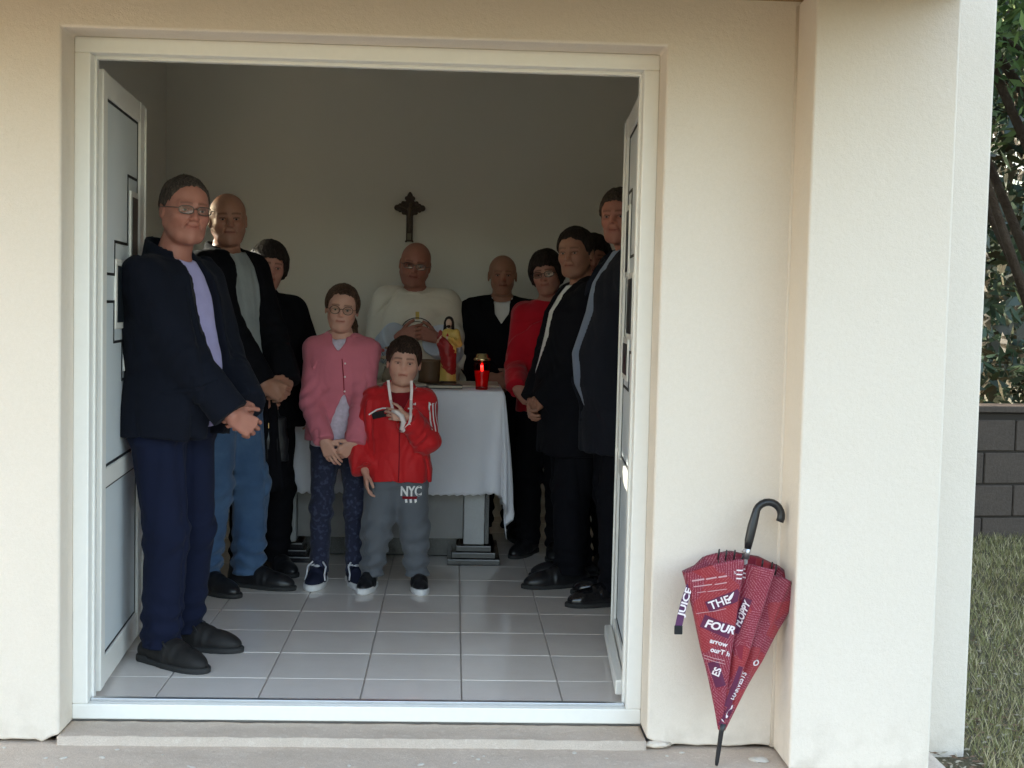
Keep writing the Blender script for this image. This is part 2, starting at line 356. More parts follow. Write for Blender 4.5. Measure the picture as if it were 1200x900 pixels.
def thin_glass(name, tintc=(.95,.97,.97), refl=.09):
    m = bpy.data.materials.new(name); m.use_nodes = True; n = m.node_tree; n.nodes.clear(); o = n.nodes.new('ShaderNodeOutputMaterial')
    t = n.nodes.new('ShaderNodeBsdfTransparent'); t.inputs[0].default_value = (*tintc, 1); g = n.nodes.new('ShaderNodeBsdfGlossy'); g.inputs['Roughness'].default_value = .03
    x = n.nodes.new('ShaderNodeMixShader'); x.inputs[0].default_value = refl; n.links.new(t.outputs[0], x.inputs[1]); n.links.new(g.outputs[0], x.inputs[2]); n.links.new(x.outputs[0], o.inputs[0]); return m
M['lens_thin'] = thin_glass('lens_thin', (.93,.93,.93), .035); M['window_glass'] = thin_glass('window_glass', (.92,.95,.94), .06)
M['candle_red'] = thin_glass('red_candle_glass', (.85,.05,.05), .05)
# ------------------------------------------------------------------ the chapel: walls, floor, door
FW, FZT, FZB = 1.78, 2.07, -.028        # door frame: outer width, top, bottom
RD = .132                               # depth of the reveal: outer wall face at Y = -RD
GZ = -.06                               # ground outside
chapel = empty('chapel', (.9, 2, 0), 0, 'small rendered chapel with a cream facade and its white double door standing open', 'chapel')
chapel.location = (0,0,0)
rng = random.Random(4)
def jagged(x0, x1, n, z, amp, seed):
    r = random.Random(seed); a = [r.uniform(-amp, amp) for i in range(n+3)]
    return [(x0+(x1-x0)*i/n, z+a[i]+.35*a[i+1]) for i in range(n+1)]
# facade: one thick plate with the door hole, its foot ragged above the ground
def facade():
    bm = bmesh.new(); y0, y1 = -RD, .16; XL, XR, ZT = -2.6, 2.775, 3.2
    left = jagged(XL, 0.0, 110, -.050, .0042, 1); left[-1] = (0.0, -.035); left[-2] = (left[-2][0], -.042); left[-3] = (left[-3][0]-.005, -.058)
    right = jagged(FW, XR, 44, -.051, .0036, 2); right[0] = (FW, -.030); right[1] = (right[1][0], -.040); right = [(x, z if x < 2.5 else -.09) for x, z in right]
    ring = [(XL, ZT)] + left + [(0.0, FZT), (FW, FZT)] + right + [(XR, ZT)]
    f = [bm.verts.new((x, y0, z)) for x, z in ring]; b = [bm.verts.new((x, y1, z)) for x, z in ring]; n = len(ring)
    bm.faces.new(f); bm.faces.new(b[::-1])
    for i in range(n): bm.faces.new((f[i], b[i], b[(i+1)%n], f[(i+1)%n]))
    bmesh.ops.remove_doubles(bm, verts=bm.verts, dist=1e-5)
    o = bm_obj('facade_wall', bm, M['plaster'], chapel)
    bv = o.modifiers.new('b', 'BEVEL'); bv.width = .008; bv.segments = 3; bv.limit_method = 'ANGLE'; bv.angle_limit = R(60)
    return o
facade()
bm = bmesh.new(); r2 = random.Random(9)
vs = add_box(bm, 2.172, 2.59, -.332, -RD+.004, -.052, 2.21, .007, seg=3)
bm_obj('pilaster', bm, M['plaster'], chapel)
# shallow mortar fillet in the corner beside the pilaster
bm = bmesh.new(); tube(bm, [(2.172, -RD-.0, z) for z in (-.05,.5,1.2,2.2)], [.010,.008,.007,.008], 8); bm_obj('corner_fillet', bm, M['plaster'], chapel, True)
bm = bmesh.new(); tube(bm, [(0.0, -RD+.001, 2.075),(0.0,-.002,2.075)], .004, 6); bm.free()
# canopy slab over the entrance, carried by the pilaster
bm = bmesh.new(); add_box(bm, -2.6, 2.61, -1.6, -RD+.002, 2.213, 2.225, .004); bm_obj('soffit', bm, M['soffit'], chapel)  # thin sheet added under the canopy to throw warm, dim bounce on the wall
bm = bmesh.new(); add_box(bm, -2.6, 2.61, -1.602, -RD+.002, 2.226, 2.42, .01); bm_obj('canopy', bm, M['plaster'], chapel)
# other walls, ceiling
PW = M['plaster_white']; IX0, IX1, IY1, IZ = -.56, 2.34, 3.9, 3.0
box('back_wall', IX0-.2, IX1+.2, IY1, IY1+.2, -.3, 3.2, PW, chapel)
box('right_wall', IX1, IX1+.2, .162, IY1-.002, -.3, 3.2, PW, chapel)
WY0, WY1, WZ0, WZ1 = 1.90, 2.87, 1.70, 2.01          # window in the left wall
bm = bmesh.new()
add_box(bm, IX0-.2, IX0, .162, WY0, -.3, 3.2); add_box(bm, IX0-.2, IX0, WY1, IY1-.002, -.3, 3.2)
add_box(bm, IX0-.2, IX0, WY0, WY1, -.3, WZ0); add_box(bm, IX0-.2, IX0, WY0, WY1, WZ1, 3.2); bm_obj('left_wall', bm, PW, chapel)
bm = bmesh.new()
for a in ((WY0, WY0+.05, WZ0, WZ1), (WY1-.05, WY1, WZ0, WZ1)): add_box(bm, IX0-.12, IX0-.06, a[0], a[1], a[2], a[3], .004)
for a in ((WZ0, WZ0+.05), (WZ1-.05, WZ1)): add_box(bm, IX0-.118, IX0-.062, WY0+.05, WY1-.05, a[0], a[1], .004)
win = bm_obj('window', bm, M['pvc'], chapel); box('pane', IX0-.096, IX0-.088, WY0+.05, WY1-.05, WZ0+.05, WZ1-.05, M['window_glass'], win)
box('ceiling', IX0-.2, IX1+.2, .162, IY1-.002, 3.05, 3.15, M['ceiling'], chapel)
box('roof', -2.75, 2.95, -.30, 4.3, 3.205, 3.35, M['plaster'], chapel)
# inner face of the front wall is plain white: thin plaster coat 3 mm proud of the structural wall
for a in ((IX0, 0.0-.001, 0.002, 3.04), (FW+.001, IX1, 0.002, 3.04), (-.0005, FW+.0005, FZT+.002, 3.04)): box('inner_plaster', a[0], a[1], .161, .166, a[2], a[3], PW, chapel)

# floor: tiles 33 cm, each its own piece
floor_o = tag(box('interior_floor', IX0, IX1, .03, IY1, -.25, -.006, M['grout']), kind='structure')
TS, TX, TY = .33, .5534, .3765
tile_me = {}
def tile_mesh(a, b):
    k = (round(a, 3), round(b, 3))
    if k not in tile_me:
        bm = bmesh.new(); add_box(bm, -a/2, a/2, -b/2, b/2, -.007, 0, .0012, seg=1); me = bpy.data.meshes.new('tile'); bm.to_mesh(me); bm.free(); me.materials.append(M['tile']); tile_me[k] = me
    return tile_me[k]
for i in range(-5, 8):
    for j in range(-2, 12):
        x0, x1 = max(IX0, TX+i*TS), min(IX1, TX+(i+1)*TS); y0, y1 = max(.032, TY+j*TS), min(IY1, TY+(j+1)*TS)
        if x1-x0 < .02 or y1-y0 < .02: continue
        o = bpy.data.objects.new('tile', tile_mesh(x1-x0-.005, y1-y0-.005)); link(o, floor_o); r = rng.uniform
        o.location = ((x0+x1)/2, (y0+y1)/2, r(-.0004,.0004)); o.rotation_euler = (r(-.0012,.0012), r(-.0012,.0012), rng.choice((0, PI)))

# door frame
bm = bmesh.new(); f = .048; ya, yb = 0, .072
add_box(bm, 0, f, ya, yb, FZB+f+.0, FZT-f, .004); add_box(bm, FW-f, FW, ya, yb, FZB+f, FZT-f, .004)
add_box(bm, 0, FW, ya, yb, FZT-f, FZT, .004); add_box(bm, 0, FW, ya, yb, FZB, FZB+f+.0, .004)
# inner rebate lip set back from the face
add_box(bm, f-.006, f+.006, .05, .078, FZB+f, FZT-f, .002); add_box(bm, FW-f-.006, FW-f+.006, .05, .078, FZB+f, FZT-f, .002); add_box(bm, f, FW-f, .05, .078, FZT-f-.010, FZT-f+.004, .002)
frame = bm_obj('door_frame', bm, M['pvc'], chapel)
box('threshold_strip', f+.002, FW-f-.002, .028, .050, FZB+f+.0, FZB+f+.010, M['alu'], frame, .002)
box('threshold_seal', f+.002, FW-f-.002, .052, .060, FZB+f-.002, FZB+f+.004, M['gasket'], frame)

def door_leaf(A, B, mirror, drip):
    """A hinge side, B free side (X, Y) on the face that looks out when shut; thickness goes away from the opening"""
    A = Vector((A[0], A[1], 0)); B = Vector((B[0], B[1], 0)); W = (B-A).length; d = (B-A).normalized()
    ang = math.atan2(d.y, d.x); root = bpy.data.objects.new('door', None); link(root, chapel); root.location = A; root.rotation_euler = (0,0,ang)
    # local: x along the leaf, y: visible face normal is -y for the left leaf and +y for the right
    n = 1 if mirror else -1
    def Y(a, b): return (min(a*n, b*n), max(a*n, b*n))      # a,b measured outwards from the face (+ = towards the opening)
    def bx(name, x0, x1, z0, z1, o0, o1, m, par=root, bev=.002, bmx=None):
        y0, y1 = Y(o0, o1)
        if bmx is not None: add_box(bmx, x0, x1, y0, y1, z0, z1, bev); return
        return box(name, x0, x1, y0, y1, z0, z1, m, par, bev)
    zb, zt = .022, 1.995; st = .070
    bm = bmesh.new()
    for a in ((0, st, zb, zt), (W-.095, W, zb, zt)): bx('', *a, -.06, 0, None, bmx=bm, bev=.004)
    for a in ((zb, zb+.095), (.668, .732), (zt-.075, zt)): bx('', st, W-.095, a[0], a[1], -.058, -.002, None, bmx=bm, bev=.004)
    bx('', W-.030, W+.012, zb, zt, -.062, -.048, None, bmx=bm); bx('', W-.008, W+.001, zb+.01, zt-.01, -.02, .006, None, bmx=bm)
    bm_obj('door_stiles', bm, M['pvc'], root)
    x0, x1 = st, W-.095
    bx('lower_panel', x0, x1, zb+.095, .668, -.045, -.012, M['pvc_panel']); bx('upper_panel', x0, x1, .732, zt-.075, -.045, -.012, M['pvc_panel'])
    # raised stepped ornament with two dark panes, mirrored about the middle
    def gl(name, P, r=.0045): 
        bm = bmesh.new()
        for i in range(len(P)-1):
            (a, za), (b, zb_) = P[i], P[i+1]; lo, hi = min(a,b)-r, max(a,b)+r; zl, zh = min(za,zb_)-r, max(za,zb_)+r
            bx('', lo, hi, zl, zh, -.013, -.0095, None, bmx=bm, bev=0)
        return bm_obj(name, bm, M['gasket'], root)
    gl('gasket', [(x0+.004,.118),(x1-.004,.118),(x1-.004,.664),(x0+.004,.664)], .004)
    gl('gasket', [(x0+.004,zt-.079),(x1-.004,zt-.079),(x1-.004,.736),(x0+.004,.736)], .004)
    steps = [(x0,1.36),(.26,1.36),(.26,1.47),(.50,1.47),(.50,1.71),(x1,1.71)]
    steps2 = [(x0,1.27),(.25,1.27),(.25,1.135),(.40,1.135),(.40,1.0),(x1,1.0)]
    gl('ornament_groove', steps); gl('ornament_groove', steps2)
    for a, b, z0, z1 in ((.28,.49,1.20,1.39), (.56,.66,1.42,1.64), (.45,.66,1.05,1.16)):
        q = bx('raised_frame', a-.022, b+.022, z0-.022, z1+.022, -.014, -.005, M['pvc'], bev=.003); bx('glass', a, b, z0, z1, -.0045, -.0025, M['dark_glass'], q, bev=0)
    bx('weather_bar', .01, W-.03, zb+.005, zb+.055, .001, .030, M['pvc'], bev=.006) if drip else None
    for z in (.20, .98, 1.85):
        hb = bx('hinge', -.03, .004, z, z+.09, -.055, -.020, M['hinge'], bev=.004)
    bm = bmesh.new(); y0, y1 = Y(-.061, -.066)
    for z in (.95,): add_box(bm, W-.075, W-.035, y0, y1, z, z+.22, .002); add_box(bm, W-.062, W-.048, *Y(-.066,-.11), z+.13, z+.145, .003); add_box(bm, W-.17, W-.048, *Y(-.10,-.115), z+.128, z+.147, .005)
    bm_obj('door_handle', bm, M['alu'], root)
    for o in list(root.children):
        o.rotation_euler = (0,0,0)
    return root
door_leaf((.056,.125), (.003,.915), False, False)
door_leaf((1.742,.118), (1.795,.915), True, True)
# sill strip of rough concrete under the frame
def rough_slab(name, x0, x1, y0, y1, z0, z1, m, nx, ny, amp, parent=None, seed=0):
    xs = np.linspace(x0, x1, nx); ys = np.linspace(y0, y1, ny); f = folds(amp, 25, seed, (1,1,1)); f2 = folds(amp*.5, 90, seed+1, (1,1,1))
    X, Y = np.meshgrid(xs, ys, indexing='ij'); Z = z1 + f(X, Y, 0*X) + f2(X, Y, 0*X); V = np.stack([X, Y, Z], -1).reshape(-1,3); i = np.arange(nx-1)[:,None]*ny + np.arange(ny-1)[None,:]
    Q = np.stack([i, i+ny, i+ny+1, i+1], -1).reshape(-1,4); n0 = len(V)
    rim = [k*ny for k in range(nx)] + [(nx-1)*ny+k for k in range(1, ny)] + [k*ny+ny-1 for k in range(nx-2, -1, -1)] + [k for k in range(ny-2, 0, -1)]
    low = V[rim].copy(); low[:,2] = z0; V = np.concatenate([V, low]); m_ = len(rim)
    S = np.array([[rim[k], n0+k, n0+(k+1)%m_, rim[(k+1)%m_]] for k in range(m_)]); Q = np.concatenate([Q, S])
    return mesh_np(name, V, Q, m, parent, True)
s = rough_slab('door_sill', -.002, FW-.003, -.150, .002, -.3, -.033, M['concrete'], 180, 16, .0012, chapel, 3)

# ------------------------------------------------------------------ ground
pav = tag(rough_slab('entrance_slab', -4.5, 2.66, -1.75, -.085, -.4, GZ, M['concrete'], 300, 80, .0012, None, 8), kind='structure')
xs = np.concatenate([np.linspace(-60, 2.4, 12), np.linspace(2.5, 6, 70), np.linspace(6.3, 60, 16)]); ys = np.concatenate([np.linspace(-60, -1.2, 10), np.linspace(-1, 5, 100), np.linspace(5.4, 80, 16)])
X, Y = np.meshgrid(xs, ys, indexing='ij'); near = np.clip((X-2.5)/.6, 0, 1)
Z = -.078 + .012*near*folds(1, 6, 5)(X, Y, 0*X) + np.where((X < 2.5) | (Y < -.4), -.02, 0) + .01*np.clip(Y, 0, 3)*near*.5
V = np.stack([X, Y, Z], -1).reshape(-1,3); ny = len(ys); i = np.arange(len(xs)-1)[:,None]*ny+np.arange(ny-1)[None,:]
tag(mesh_np('ground', V, np.stack([i, i+ny, i+ny+1, i+1], -1).reshape(-1,4), M['soil']), kind='structure')
def ground_z(x, y): return -.078 + .012*min(1,max(0,(x-2.5)/.6))*folds(1,6,5)(x, y, 0) + .005*min(3,max(0,y))*min(1,max(0,(x-2.5)/.6))
# chips of stone lying along the wall foot
chip = None; rc = random.Random(12)
for k in range(26):
    if chip is None:
        bm = bmesh.new(); bmesh.ops.create_icosphere(bm, subdivisions=2, radius=1)
        for v in bm.verts: v.co *= 1+rc.uniform(-.18,.18)
        me = bpy.data.meshes.new('stone_chip'); bm.to_mesh(me); bm.free(); me.materials.append(M['stone_chip']); chip = me
    x, y = (rc.uniform(-.6,2.1), rc.uniform(-.34,-.165)) if k else (2.105,-.235)
    sc = rc.uniform(.003,.008) if k else .02
    o = bpy.data.objects.new('stone_chip', chip); link(o, pav); o.location = (x, y, GZ+sc*.1); o.scale = (sc*rc.uniform(1,1.8), sc, sc*.45); o.rotation_euler = (0,0,rc.uniform(0,6))

bm = bmesh.new(); bmesh.ops.create_icosphere(bm, subdivisions=3, radius=1)
for v in bm.verts: v.co = Vector((v.co.x*.040, v.co.y*.016, v.co.z*.010))*(1+.25*math.sin(v.co.x*9+v.co.z*13)*math.sin(v.co.y*11+1))
bm_obj('broken_plaster', bm, M['plaster'], chapel, True).location = (1.812, -RD-.004, -.046)
# ------------------------------------------------------------------ people
def ik(S, W, la, lb, pole):
    S = V3(*S); W = V3(*W); d = W-S; L = np.linalg.norm(d); L2 = min(L, (la+lb)*.999); d /= L
    a = (la*la-lb*lb+L2*L2)/(2*L2); h = math.sqrt(max(la*la-a*a, 1e-8)); p = V3(*pole); p = p-d*(p@d); p /= np.linalg.norm(p)
    return S+d*a+p*h, S+d*L2
def rotv(v, ax, a):
    ax = ax/np.linalg.norm(ax); return v*math.cos(a)+np.cross(ax, v)*math.sin(a)+ax*(ax@v)*(1-math.cos(a))
def unit(v): v = np.array(v, float); return v/np.linalg.norm(v)
def hand_prims(W, d, n, side, size=.185, curl=(.5,.6,.7,.8), bend=(1,1,1), spread=.06, thumb=.6):
    """W wrist, d towards the knuckles, n out of the palm, side: unit-ish vector towards the thumb edge"""
    d = unit(d); n = unit(n - d*(np.dot(n, d))); t = unit(np.cross(n, d)); t = t if t@V3(*side) > 0 else -t
    s = size/.185; out = []; k = []
    off = [.031, .0105, -.0105, -.030]; pl = [.094, .097, .092, .084]; fl = [.070, .079, .074, .057]
    for i in range(4):
        kn = W + d*pl[i]*s + t*off[i]*s; k.append(kn)
        out.append((capsule(W + t*off[i]*.62*s + d*.012*s, kn, .0135*s, .0108*s), .012*s))
    out.append((capsule(W+t*.018*s+n*.006*s+d*.02*s, W+t*.028*s+n*.008*s+d*.055*s, .016*s, .013*s), .01*s))
    out.append((capsule(W-t*.016*s+n*.005*s+d*.02*s, W-t*.024*s+n*.005*s+d*.06*s, .014*s, .011*s), .01*s))
    ax = np.cross(d, n)
    for i in range(4):
        c = curl[i]; dd = rotv(d, n, 0)+t*spread*(1.2-i*.8); dd = unit(dd); p = k[i]; rad = (.0088, .0092, .0088, .0078)[i]*s
        for j, fr in enumerate((.47, .30, .23)):
            dd = rotv(dd, ax, c*bend[j]); q = p+dd*fl[i]*fr*s*1.02; out.append((capsule(p, q, rad*(1-.08*j), rad*(.92-.1*j)), .0035)); p = q
    b = W+d*.022*s+t*.022*s+n*.006*s; dt = unit(d*.75+t*(.75)+n*thumb*.55); p = b
    for j, (l, rr) in enumerate(((.044, .0125), (.032, .0102), (.026, .0092))):
        q = p+dt*l*s; out.append((capsule(p, q, rr*s, rr*.9*s), .008*s if j == 0 else .004)); p = q; dt = unit(rotv(dt, np.cross(dt, d), .28)+n*.12*thumb)
    return out
HB = [(.0,.0,.88,.62),(.17,.0,.90,.62),(.38,.0,.78,.56),(.67,.0,.88,.64),(.87,.01,.88,.60),(1.0,.02,.78,.48),(1.09,.03,.42,.36),(1.16,.03,.34,.32)]
class Person:
    def __init__(s, loc, a, h, HH, sw=.185, label='', group=None, head=(0,0,0), hoff=(0,-.03), g=1, skin='skin', eyes='iris', lean=(0,0), hip=.5, shz=None):
        s.h, s.HH, s.sw, s.g = h, HH, sw, g; s.skin = M[skin]; s.eyes = M[eyes]
        s.shz = h-1.36*HH if shz is None else shz
        s.hipz = h*hip; s.cz = h*(hip-.03)
        s.root = empty('person', (loc[0], loc[1], 0), a, label, 'person', group)
        s.hc = V3(hoff[0]+lean[0], hoff[1]+lean[1], h-HH/2); s.Rh = rot3(*head); s.lean = lean; s.a = a
        s.arms = []; s.feet = []; s.prims = []; s.hz = []
    def tz(s, t): return s.cz+(s.shz-s.cz)*t
    def tx(s, z): return s.lean[0]*max(0, min(1.2, (z-s.cz)/(s.shz-s.cz))), s.lean[1]*max(0, min(1.2, (z-s.cz)/(s.shz-s.cz)))
    def secs(s, off=0, t0=0, t1=1.16, belly=0, flare=0, gx=1, gy=1):
        o = []
        for t, cy, rx, ry in HB:
            if t < t0-.2 or t > t1: continue
            z = s.tz(t); lx, ly = s.tx(z); b = belly*math.exp(-((t-.33)/.25)**2)
            k = s.g if t < .95 else 1
            o.append((z, lx, ly+cy*s.sw-b*.5, rx*s.sw*k*gx+off*(1 if t < 1.05 else .5)+flare*max(0,.5-t), ry*s.sw*k*gy+off*(1 if t < 1.05 else .5)+b*.5+flare*max(0,.5-t)))
        return o
    def head_pt(s, p): return s.hc + s.Rh@(V3(*p)*s.HH)
    def hcap(s, a, b, ra, rb=None): return capsule(s.head_pt(a), s.head_pt(b), ra*s.HH, (ra if rb is None else rb)*s.HH)
    def hell(s, c, r): return ellipsoid(s.head_pt(c), V3(*r)*s.HH, s.Rh)
    def world2local(s, X, Y, Z):
        d = V3(X-s.root.location.x, Y-s.root.location.y, Z); c, q = math.cos(-s.a), math.sin(-s.a)
        return V3(c*d[0]-q*d[1], q*d[0]+c*d[1], Z)
    def arm(s, side, W, pole=(0,.6,-1), hd=None, hn=None, thumb=None, curl=(.5,.6,.7,.8), size=None, sh=(0,0,0), sleeve=1, la=None, lb=None, th=.6, bend=(1,1,1)):
        lx, ly = s.tx(s.shz); S = V3(side*s.sw*.90+lx+sh[0], ly+sh[1], s.shz-.10*s.sw+sh[2])
        la = la or s.h*.178; lb = lb or s.h*.147
        E, W = ik(S, W, la, lb, V3(side*.35, 0, 0)+V3(*pole)); f = unit(W-E)
        hd = f if hd is None else unit(hd); hn = V3(-side,0,0) if hn is None else V3(*hn); thumb = V3(0,-1,0) if thumb is None else V3(*thumb)
        size = size or s.h*.106
        s.arms.append(dict(side=side, S=S, E=E, W=W, sleeve=sleeve))
        s.prims += hand_prims(W, hd, hn, thumb, size, curl, th and bend, thumb=th); c = W+hd*size*.5; s.hz.append(c)
    def leg(s, side, foot, toe=0, knee=(0,-.05), hx=None):
        lx, ly = s.tx(s.hipz); H = V3(side*s.sw*.47+lx*.3, ly*.3, s.hipz-.02); A = V3(foot[0], foot[1], s.h*.045)
        D_ = float(np.linalg.norm(H-A)); K, A = ik(H, A, D_*.513, D_*.491, (side*.05+math.sin(toe)*.5, -1, 0))
        s.feet.append(dict(side=side, H=H, K=K, A=A, toe=toe))
    # ------------------------------------------------ skin: one continuous mesh
    def body(s, res=.0045, tint=None, brow=.85, age=0, nose=1., jaw=1., ear=1., smile=0, eye_open=1., cheeks=1.):
        res = res*.72; HH = s.HH; hc = s.hc; hb = HH*.62; fx = [(hc[0]-hb*.75, hc[0]+hb*.75, res)]; fy = [(hc[1]-hb*.85, hc[1]+hb*.85, res)]; fz = [(hc[2]-HH*.62, hc[2]+hb, res)]
        hr = max(res, .004)
        for c in s.hz:
            q = s.h*.075; fx.append((c[0]-q, c[0]+q, hr)); fy.append((c[1]-q, c[1]+q, hr)); fz.append((c[2]-q, c[2]+q, hr))
        P = np.array([c for c in s.hz]+[a['E'] for a in s.arms]+[a['S'] for a in s.arms]+[f['A'] for f in s.feet]+[hc]); lo = P.min(0)-.14; hi = P.max(0)+.14; lo[2] = .0; hi[2] = s.h+.03
        lo[1] = min(lo[1], -.2); hi[1] = max(hi[1], .2)
        G = Grid(lo, hi, .013, (fx, fy, fz))
        G.op(loft(s.secs(-.012, gx=.93, gy=.93)), .02)
        for f in s.feet:
            G.op(capsule(f['H'], f['K'], s.sw*.38*s.g, s.sw*.27), .02); G.op(capsule(f['K'], f['A'], s.sw*.26, s.sw*.17), .02)
            t = f['toe']; G.op(capsule(f['A']-V3(0,0,.03), f['A']+V3(math.sin(t)*.1, -math.cos(t)*.1, -.04)*s.h/1.7, .03*s.h/1.7), .02)
        for a in s.arms:
            G.op(capsule(a['S'], a['E'], s.sw*.25*s.g, s.sw*.20), .03); G.op(capsule(a['E'], a['W'], s.sw*.20, s.sw*.142), .02)
        for p, k in s.prims: G.op(p, max(k, .0035))
        # neck
        lx, ly = s.tx(s.shz)
        nb = V3(lx, ly+.02, s.shz+.035*HH/.23); nr = .235*HH if age >= 0 else .2*HH
        G.op(capsule(nb, s.head_pt((0,.09,-.25)), nr*1.08, nr*.98), .02)
        G.op(capsule(nb+V3(-.5*s.sw,0,-.02), nb+V3(.5*s.sw,0,-.02), .2*HH), .04)
        # head, every face a little different
        import zlib
        vr = np.random.RandomState(zlib.crc32(s.root['label'].encode()) % 10000).uniform(-1, 1, 8); ex = .13+.006*vr[0]; nw = 1+.14*vr[1]; nl = .016*vr[2]; lp = 1+.18*vr[3]; s.ex = ex; ck = .02*vr[4]; mw = .024+.0022*vr[5]; jaw = jaw*(1+.06*vr[6]); bz = .008*vr[7]
        k = .05*HH
        G.op(s.hell((0,.055,.12), (.335,.41,.375)), k); G.op(s.hell((0,-.06,-.10), (.275*cheeks,.30,.36)), .08*HH)
        G.op(s.hell((0,-.12,-.36*1), (.175*jaw,.19,.12)), .10*HH); G.op(s.hcap((0,-.255,-.415), (0,-.25,-.42), .068*jaw), .08*HH)
        for q in (-1,1):
            G.op(s.hcap((q*.20*jaw,.02,-.20), (q*.12*jaw,-.17,-.37), .085), .09*HH)
            G.op(s.hell((q*.155,-.215,-.10), (.10*cheeks,.11+ck,.10)), .09*HH)
            G.op(s.hell((q*(ex+.005),-.365,.005), (.085,.075,.052)), .05*HH, 's')
            G.op(s.hcap((q*.05,-.325,.085+bz), (q*.19,-.275,.085+bz), .038), .05*HH)
            G.op(s.hell((q*ex,-.268,.0), (.072,.068,.056)), .015*HH)                 # lids
            G.op(s.hell((q*ex,-.335,-.006), (.050,.03,.0145*eye_open)), .008*HH, 's'); G.op(s.hcap((q*.085,-.338,.028), (q*.175,-.322,.026), .010), .012*HH)
            G.op(s.hell((q*.335*1.0,.055,-.03), (.03*ear,.075*ear,.12*ear)), .03*HH)
            G.op(s.hell((q*.375,.03,-.02), (.025,.042,.075)), .02*HH, 's')
        G.op(s.hcap((0,-.318,.04), (0,-.385*nose,-.105+nl), .030*nw, .046*nose*nw), .045*HH)
        for q in (-1,1):
            G.op(s.hell((q*.048*nw,-.345*nose,-.125+nl), (.036*nw,.042,.034)), .02*HH); G.op(s.hell((q*.028,-.385,-.155+nl), (.014,.02,.012)), .008*HH, 's')
        G.op(s.hell((0,-.265,-.24), (.14,.085,.095)), .07*HH)                        # muzzle
        for i in range(-4, 5):
            x0 = i*mw; ai = abs(i); cz = -.243+smile*.0016*i*i; yy = -.350+.0045*ai*ai*.9
            G.op(s.hcap((x0-.012,yy,cz+.017-.0028*ai), (x0+.012,yy,cz+.017-.0028*ai), .0135*lp-.0013*ai), .018*HH)
            G.op(s.hcap((x0-.012,yy+.002,cz-.020+.0033*ai), (x0+.012,yy+.002,cz-.020+.0033*ai), .0165*lp-.0020*ai), .018*HH)
            G.op(s.hcap((x0-.01,yy-.016,cz), (x0+.01,yy-.016,cz), .0065), .008*HH, 's')
        if age > 0:
            for q in (-1,1): G.op(s.hcap((q*.075,-.345,-.15), (q*.125,-.315,-.25), .010*age), .03*HH, 's'); G.op(s.hell((q*ex,-.31,-.065), (.06,.03,.025)), .03*HH)
        Rt = s.Rh.T
        def tf(V):
            q = ((V-hc)@s.Rh)/HH; x, y, z = np.abs(q[:,0]), q[:,1], q[:,2]; c = np.ones((len(V),3)); head = (z > -.75) & (np.abs(y) < .7) & (x < .5)
            def mix(m, t): m = np.clip(m,0,1)[:,None]*head[:,None]; c[:] = c*(1-m)+np.array(t)*m
            ga = lambda v, m, sg: np.exp(-((v-m)/sg)**2)
            mix(.7*ga(z,-.243,.034)*(x < .10)*(y < -.25), (.78,.40,.40))
            mix(.35*ga(x,.18,.08)*ga(z,-.12,.08)*(y < 0), (.95,.66,.62)); mix(.4*ga(z,-.12,.06)*(x < .08)*(y < -.33), (.95,.68,.64))
            mix(brow*(y < -.2)*ga(z,.100-1.2*(x-.12)**2,.018)*(x > .040)*(x < .21), tuple(np.array((.20,.15,.13)) if age <= .5 else np.array((.42,.36,.32))))
            mix(.5*ga(x,.13,.07)*ga(z,-.01,.05)*(y < -.15), (.68,.50,.46)); mix(.85*(x > .065)*(x < .195)*ga(z,.022-3.*(x-.13)**2,.009)*(y < -.2), (.16,.11,.10))
            if age > 0: mix(.30*np.clip((-z-.13)/.12,0,1)*(y < .05)*(x < .3), (.72,.68,.68))
            mix(.7*ga(z,-.243+smile*.03*(x/.1)**2,.010)*(x < .09)*(y < -.28), (.42,.20,.18))
            if tint: tint(q, mix, ga)
            return c
        b = G.obj('body', s.skin, s.root, tf)
        for q in (-1,1):
            e = s.head_pt((q*s.ex,-.279,-.005)); r_ = .050*HH; bm = bmesh.new(); bmesh.ops.create_uvsphere(bm, u_segments=16, v_segments=14, radius=r_)
            Rm = Matrix([list(x) for x in s.Rh]); gaze = Rm@Vector((0,-1,0)); fw = (gaze).normalized()
            rq = fw.to_track_quat('Z','Y').to_matrix().to_4x4()
            for f in bm.faces:
                ang = math.acos(max(-1, min(1, f.calc_center_median().normalized().z))); f.material_index = 2 if ang < .22 else 1 if ang < .5 else 0; f.smooth = True
            bmesh.ops.transform(bm, matrix=Matrix.Translation(Vector(e))@rq, verts=bm.verts); bm_obj('eye', bm, [M['eye_white'], s.eyes, M['gasket']], s.root, True)
        s.G = G; return b
    # ------------------------------------------------ hair
    def hair(s, kind, m, res=.0045, thick=.035, line=None, seed=1):
        HH = s.HH; hc = s.hc; ext = 1.0 if kind not in ('pony',) else 2.0
        G = Grid(hc-V3(.62,.7,.75*ext)*HH, hc+V3(.62,.75,.68)*HH, res)
        T = thick
        line = line or [(-.6,.33),(-.32,.30),(-.2,.22),(-.10,.06),(-.03,-.06),(.05,-.02),(.13,-.12),(.25,-.28),(.6,-.34)]
        L = np.array(line); Rm = s.Rh; tail = [0]
        G.op(s.hell((0,.055,.125), (.335+T,.41+T,.375+T*1.3)), 0)
        if kind == 'bob':
            for q in (-1,1): G.op(s.hell((q*.25,.08,-.05), (.14+T*.4,.27,.33)), .12*HH)
            G.op(s.hell((0,.22,-.05), (.30,.25,.36)), .12*HH)
        if kind == 'fringe':
            G.op(s.hell((0,.20,-.02), (.33,.26,.34)), .12*HH)
            for q in (-1,1): G.op(s.hell((q*.28,.06,.02), (.12,.24,.26)), .1*HH)
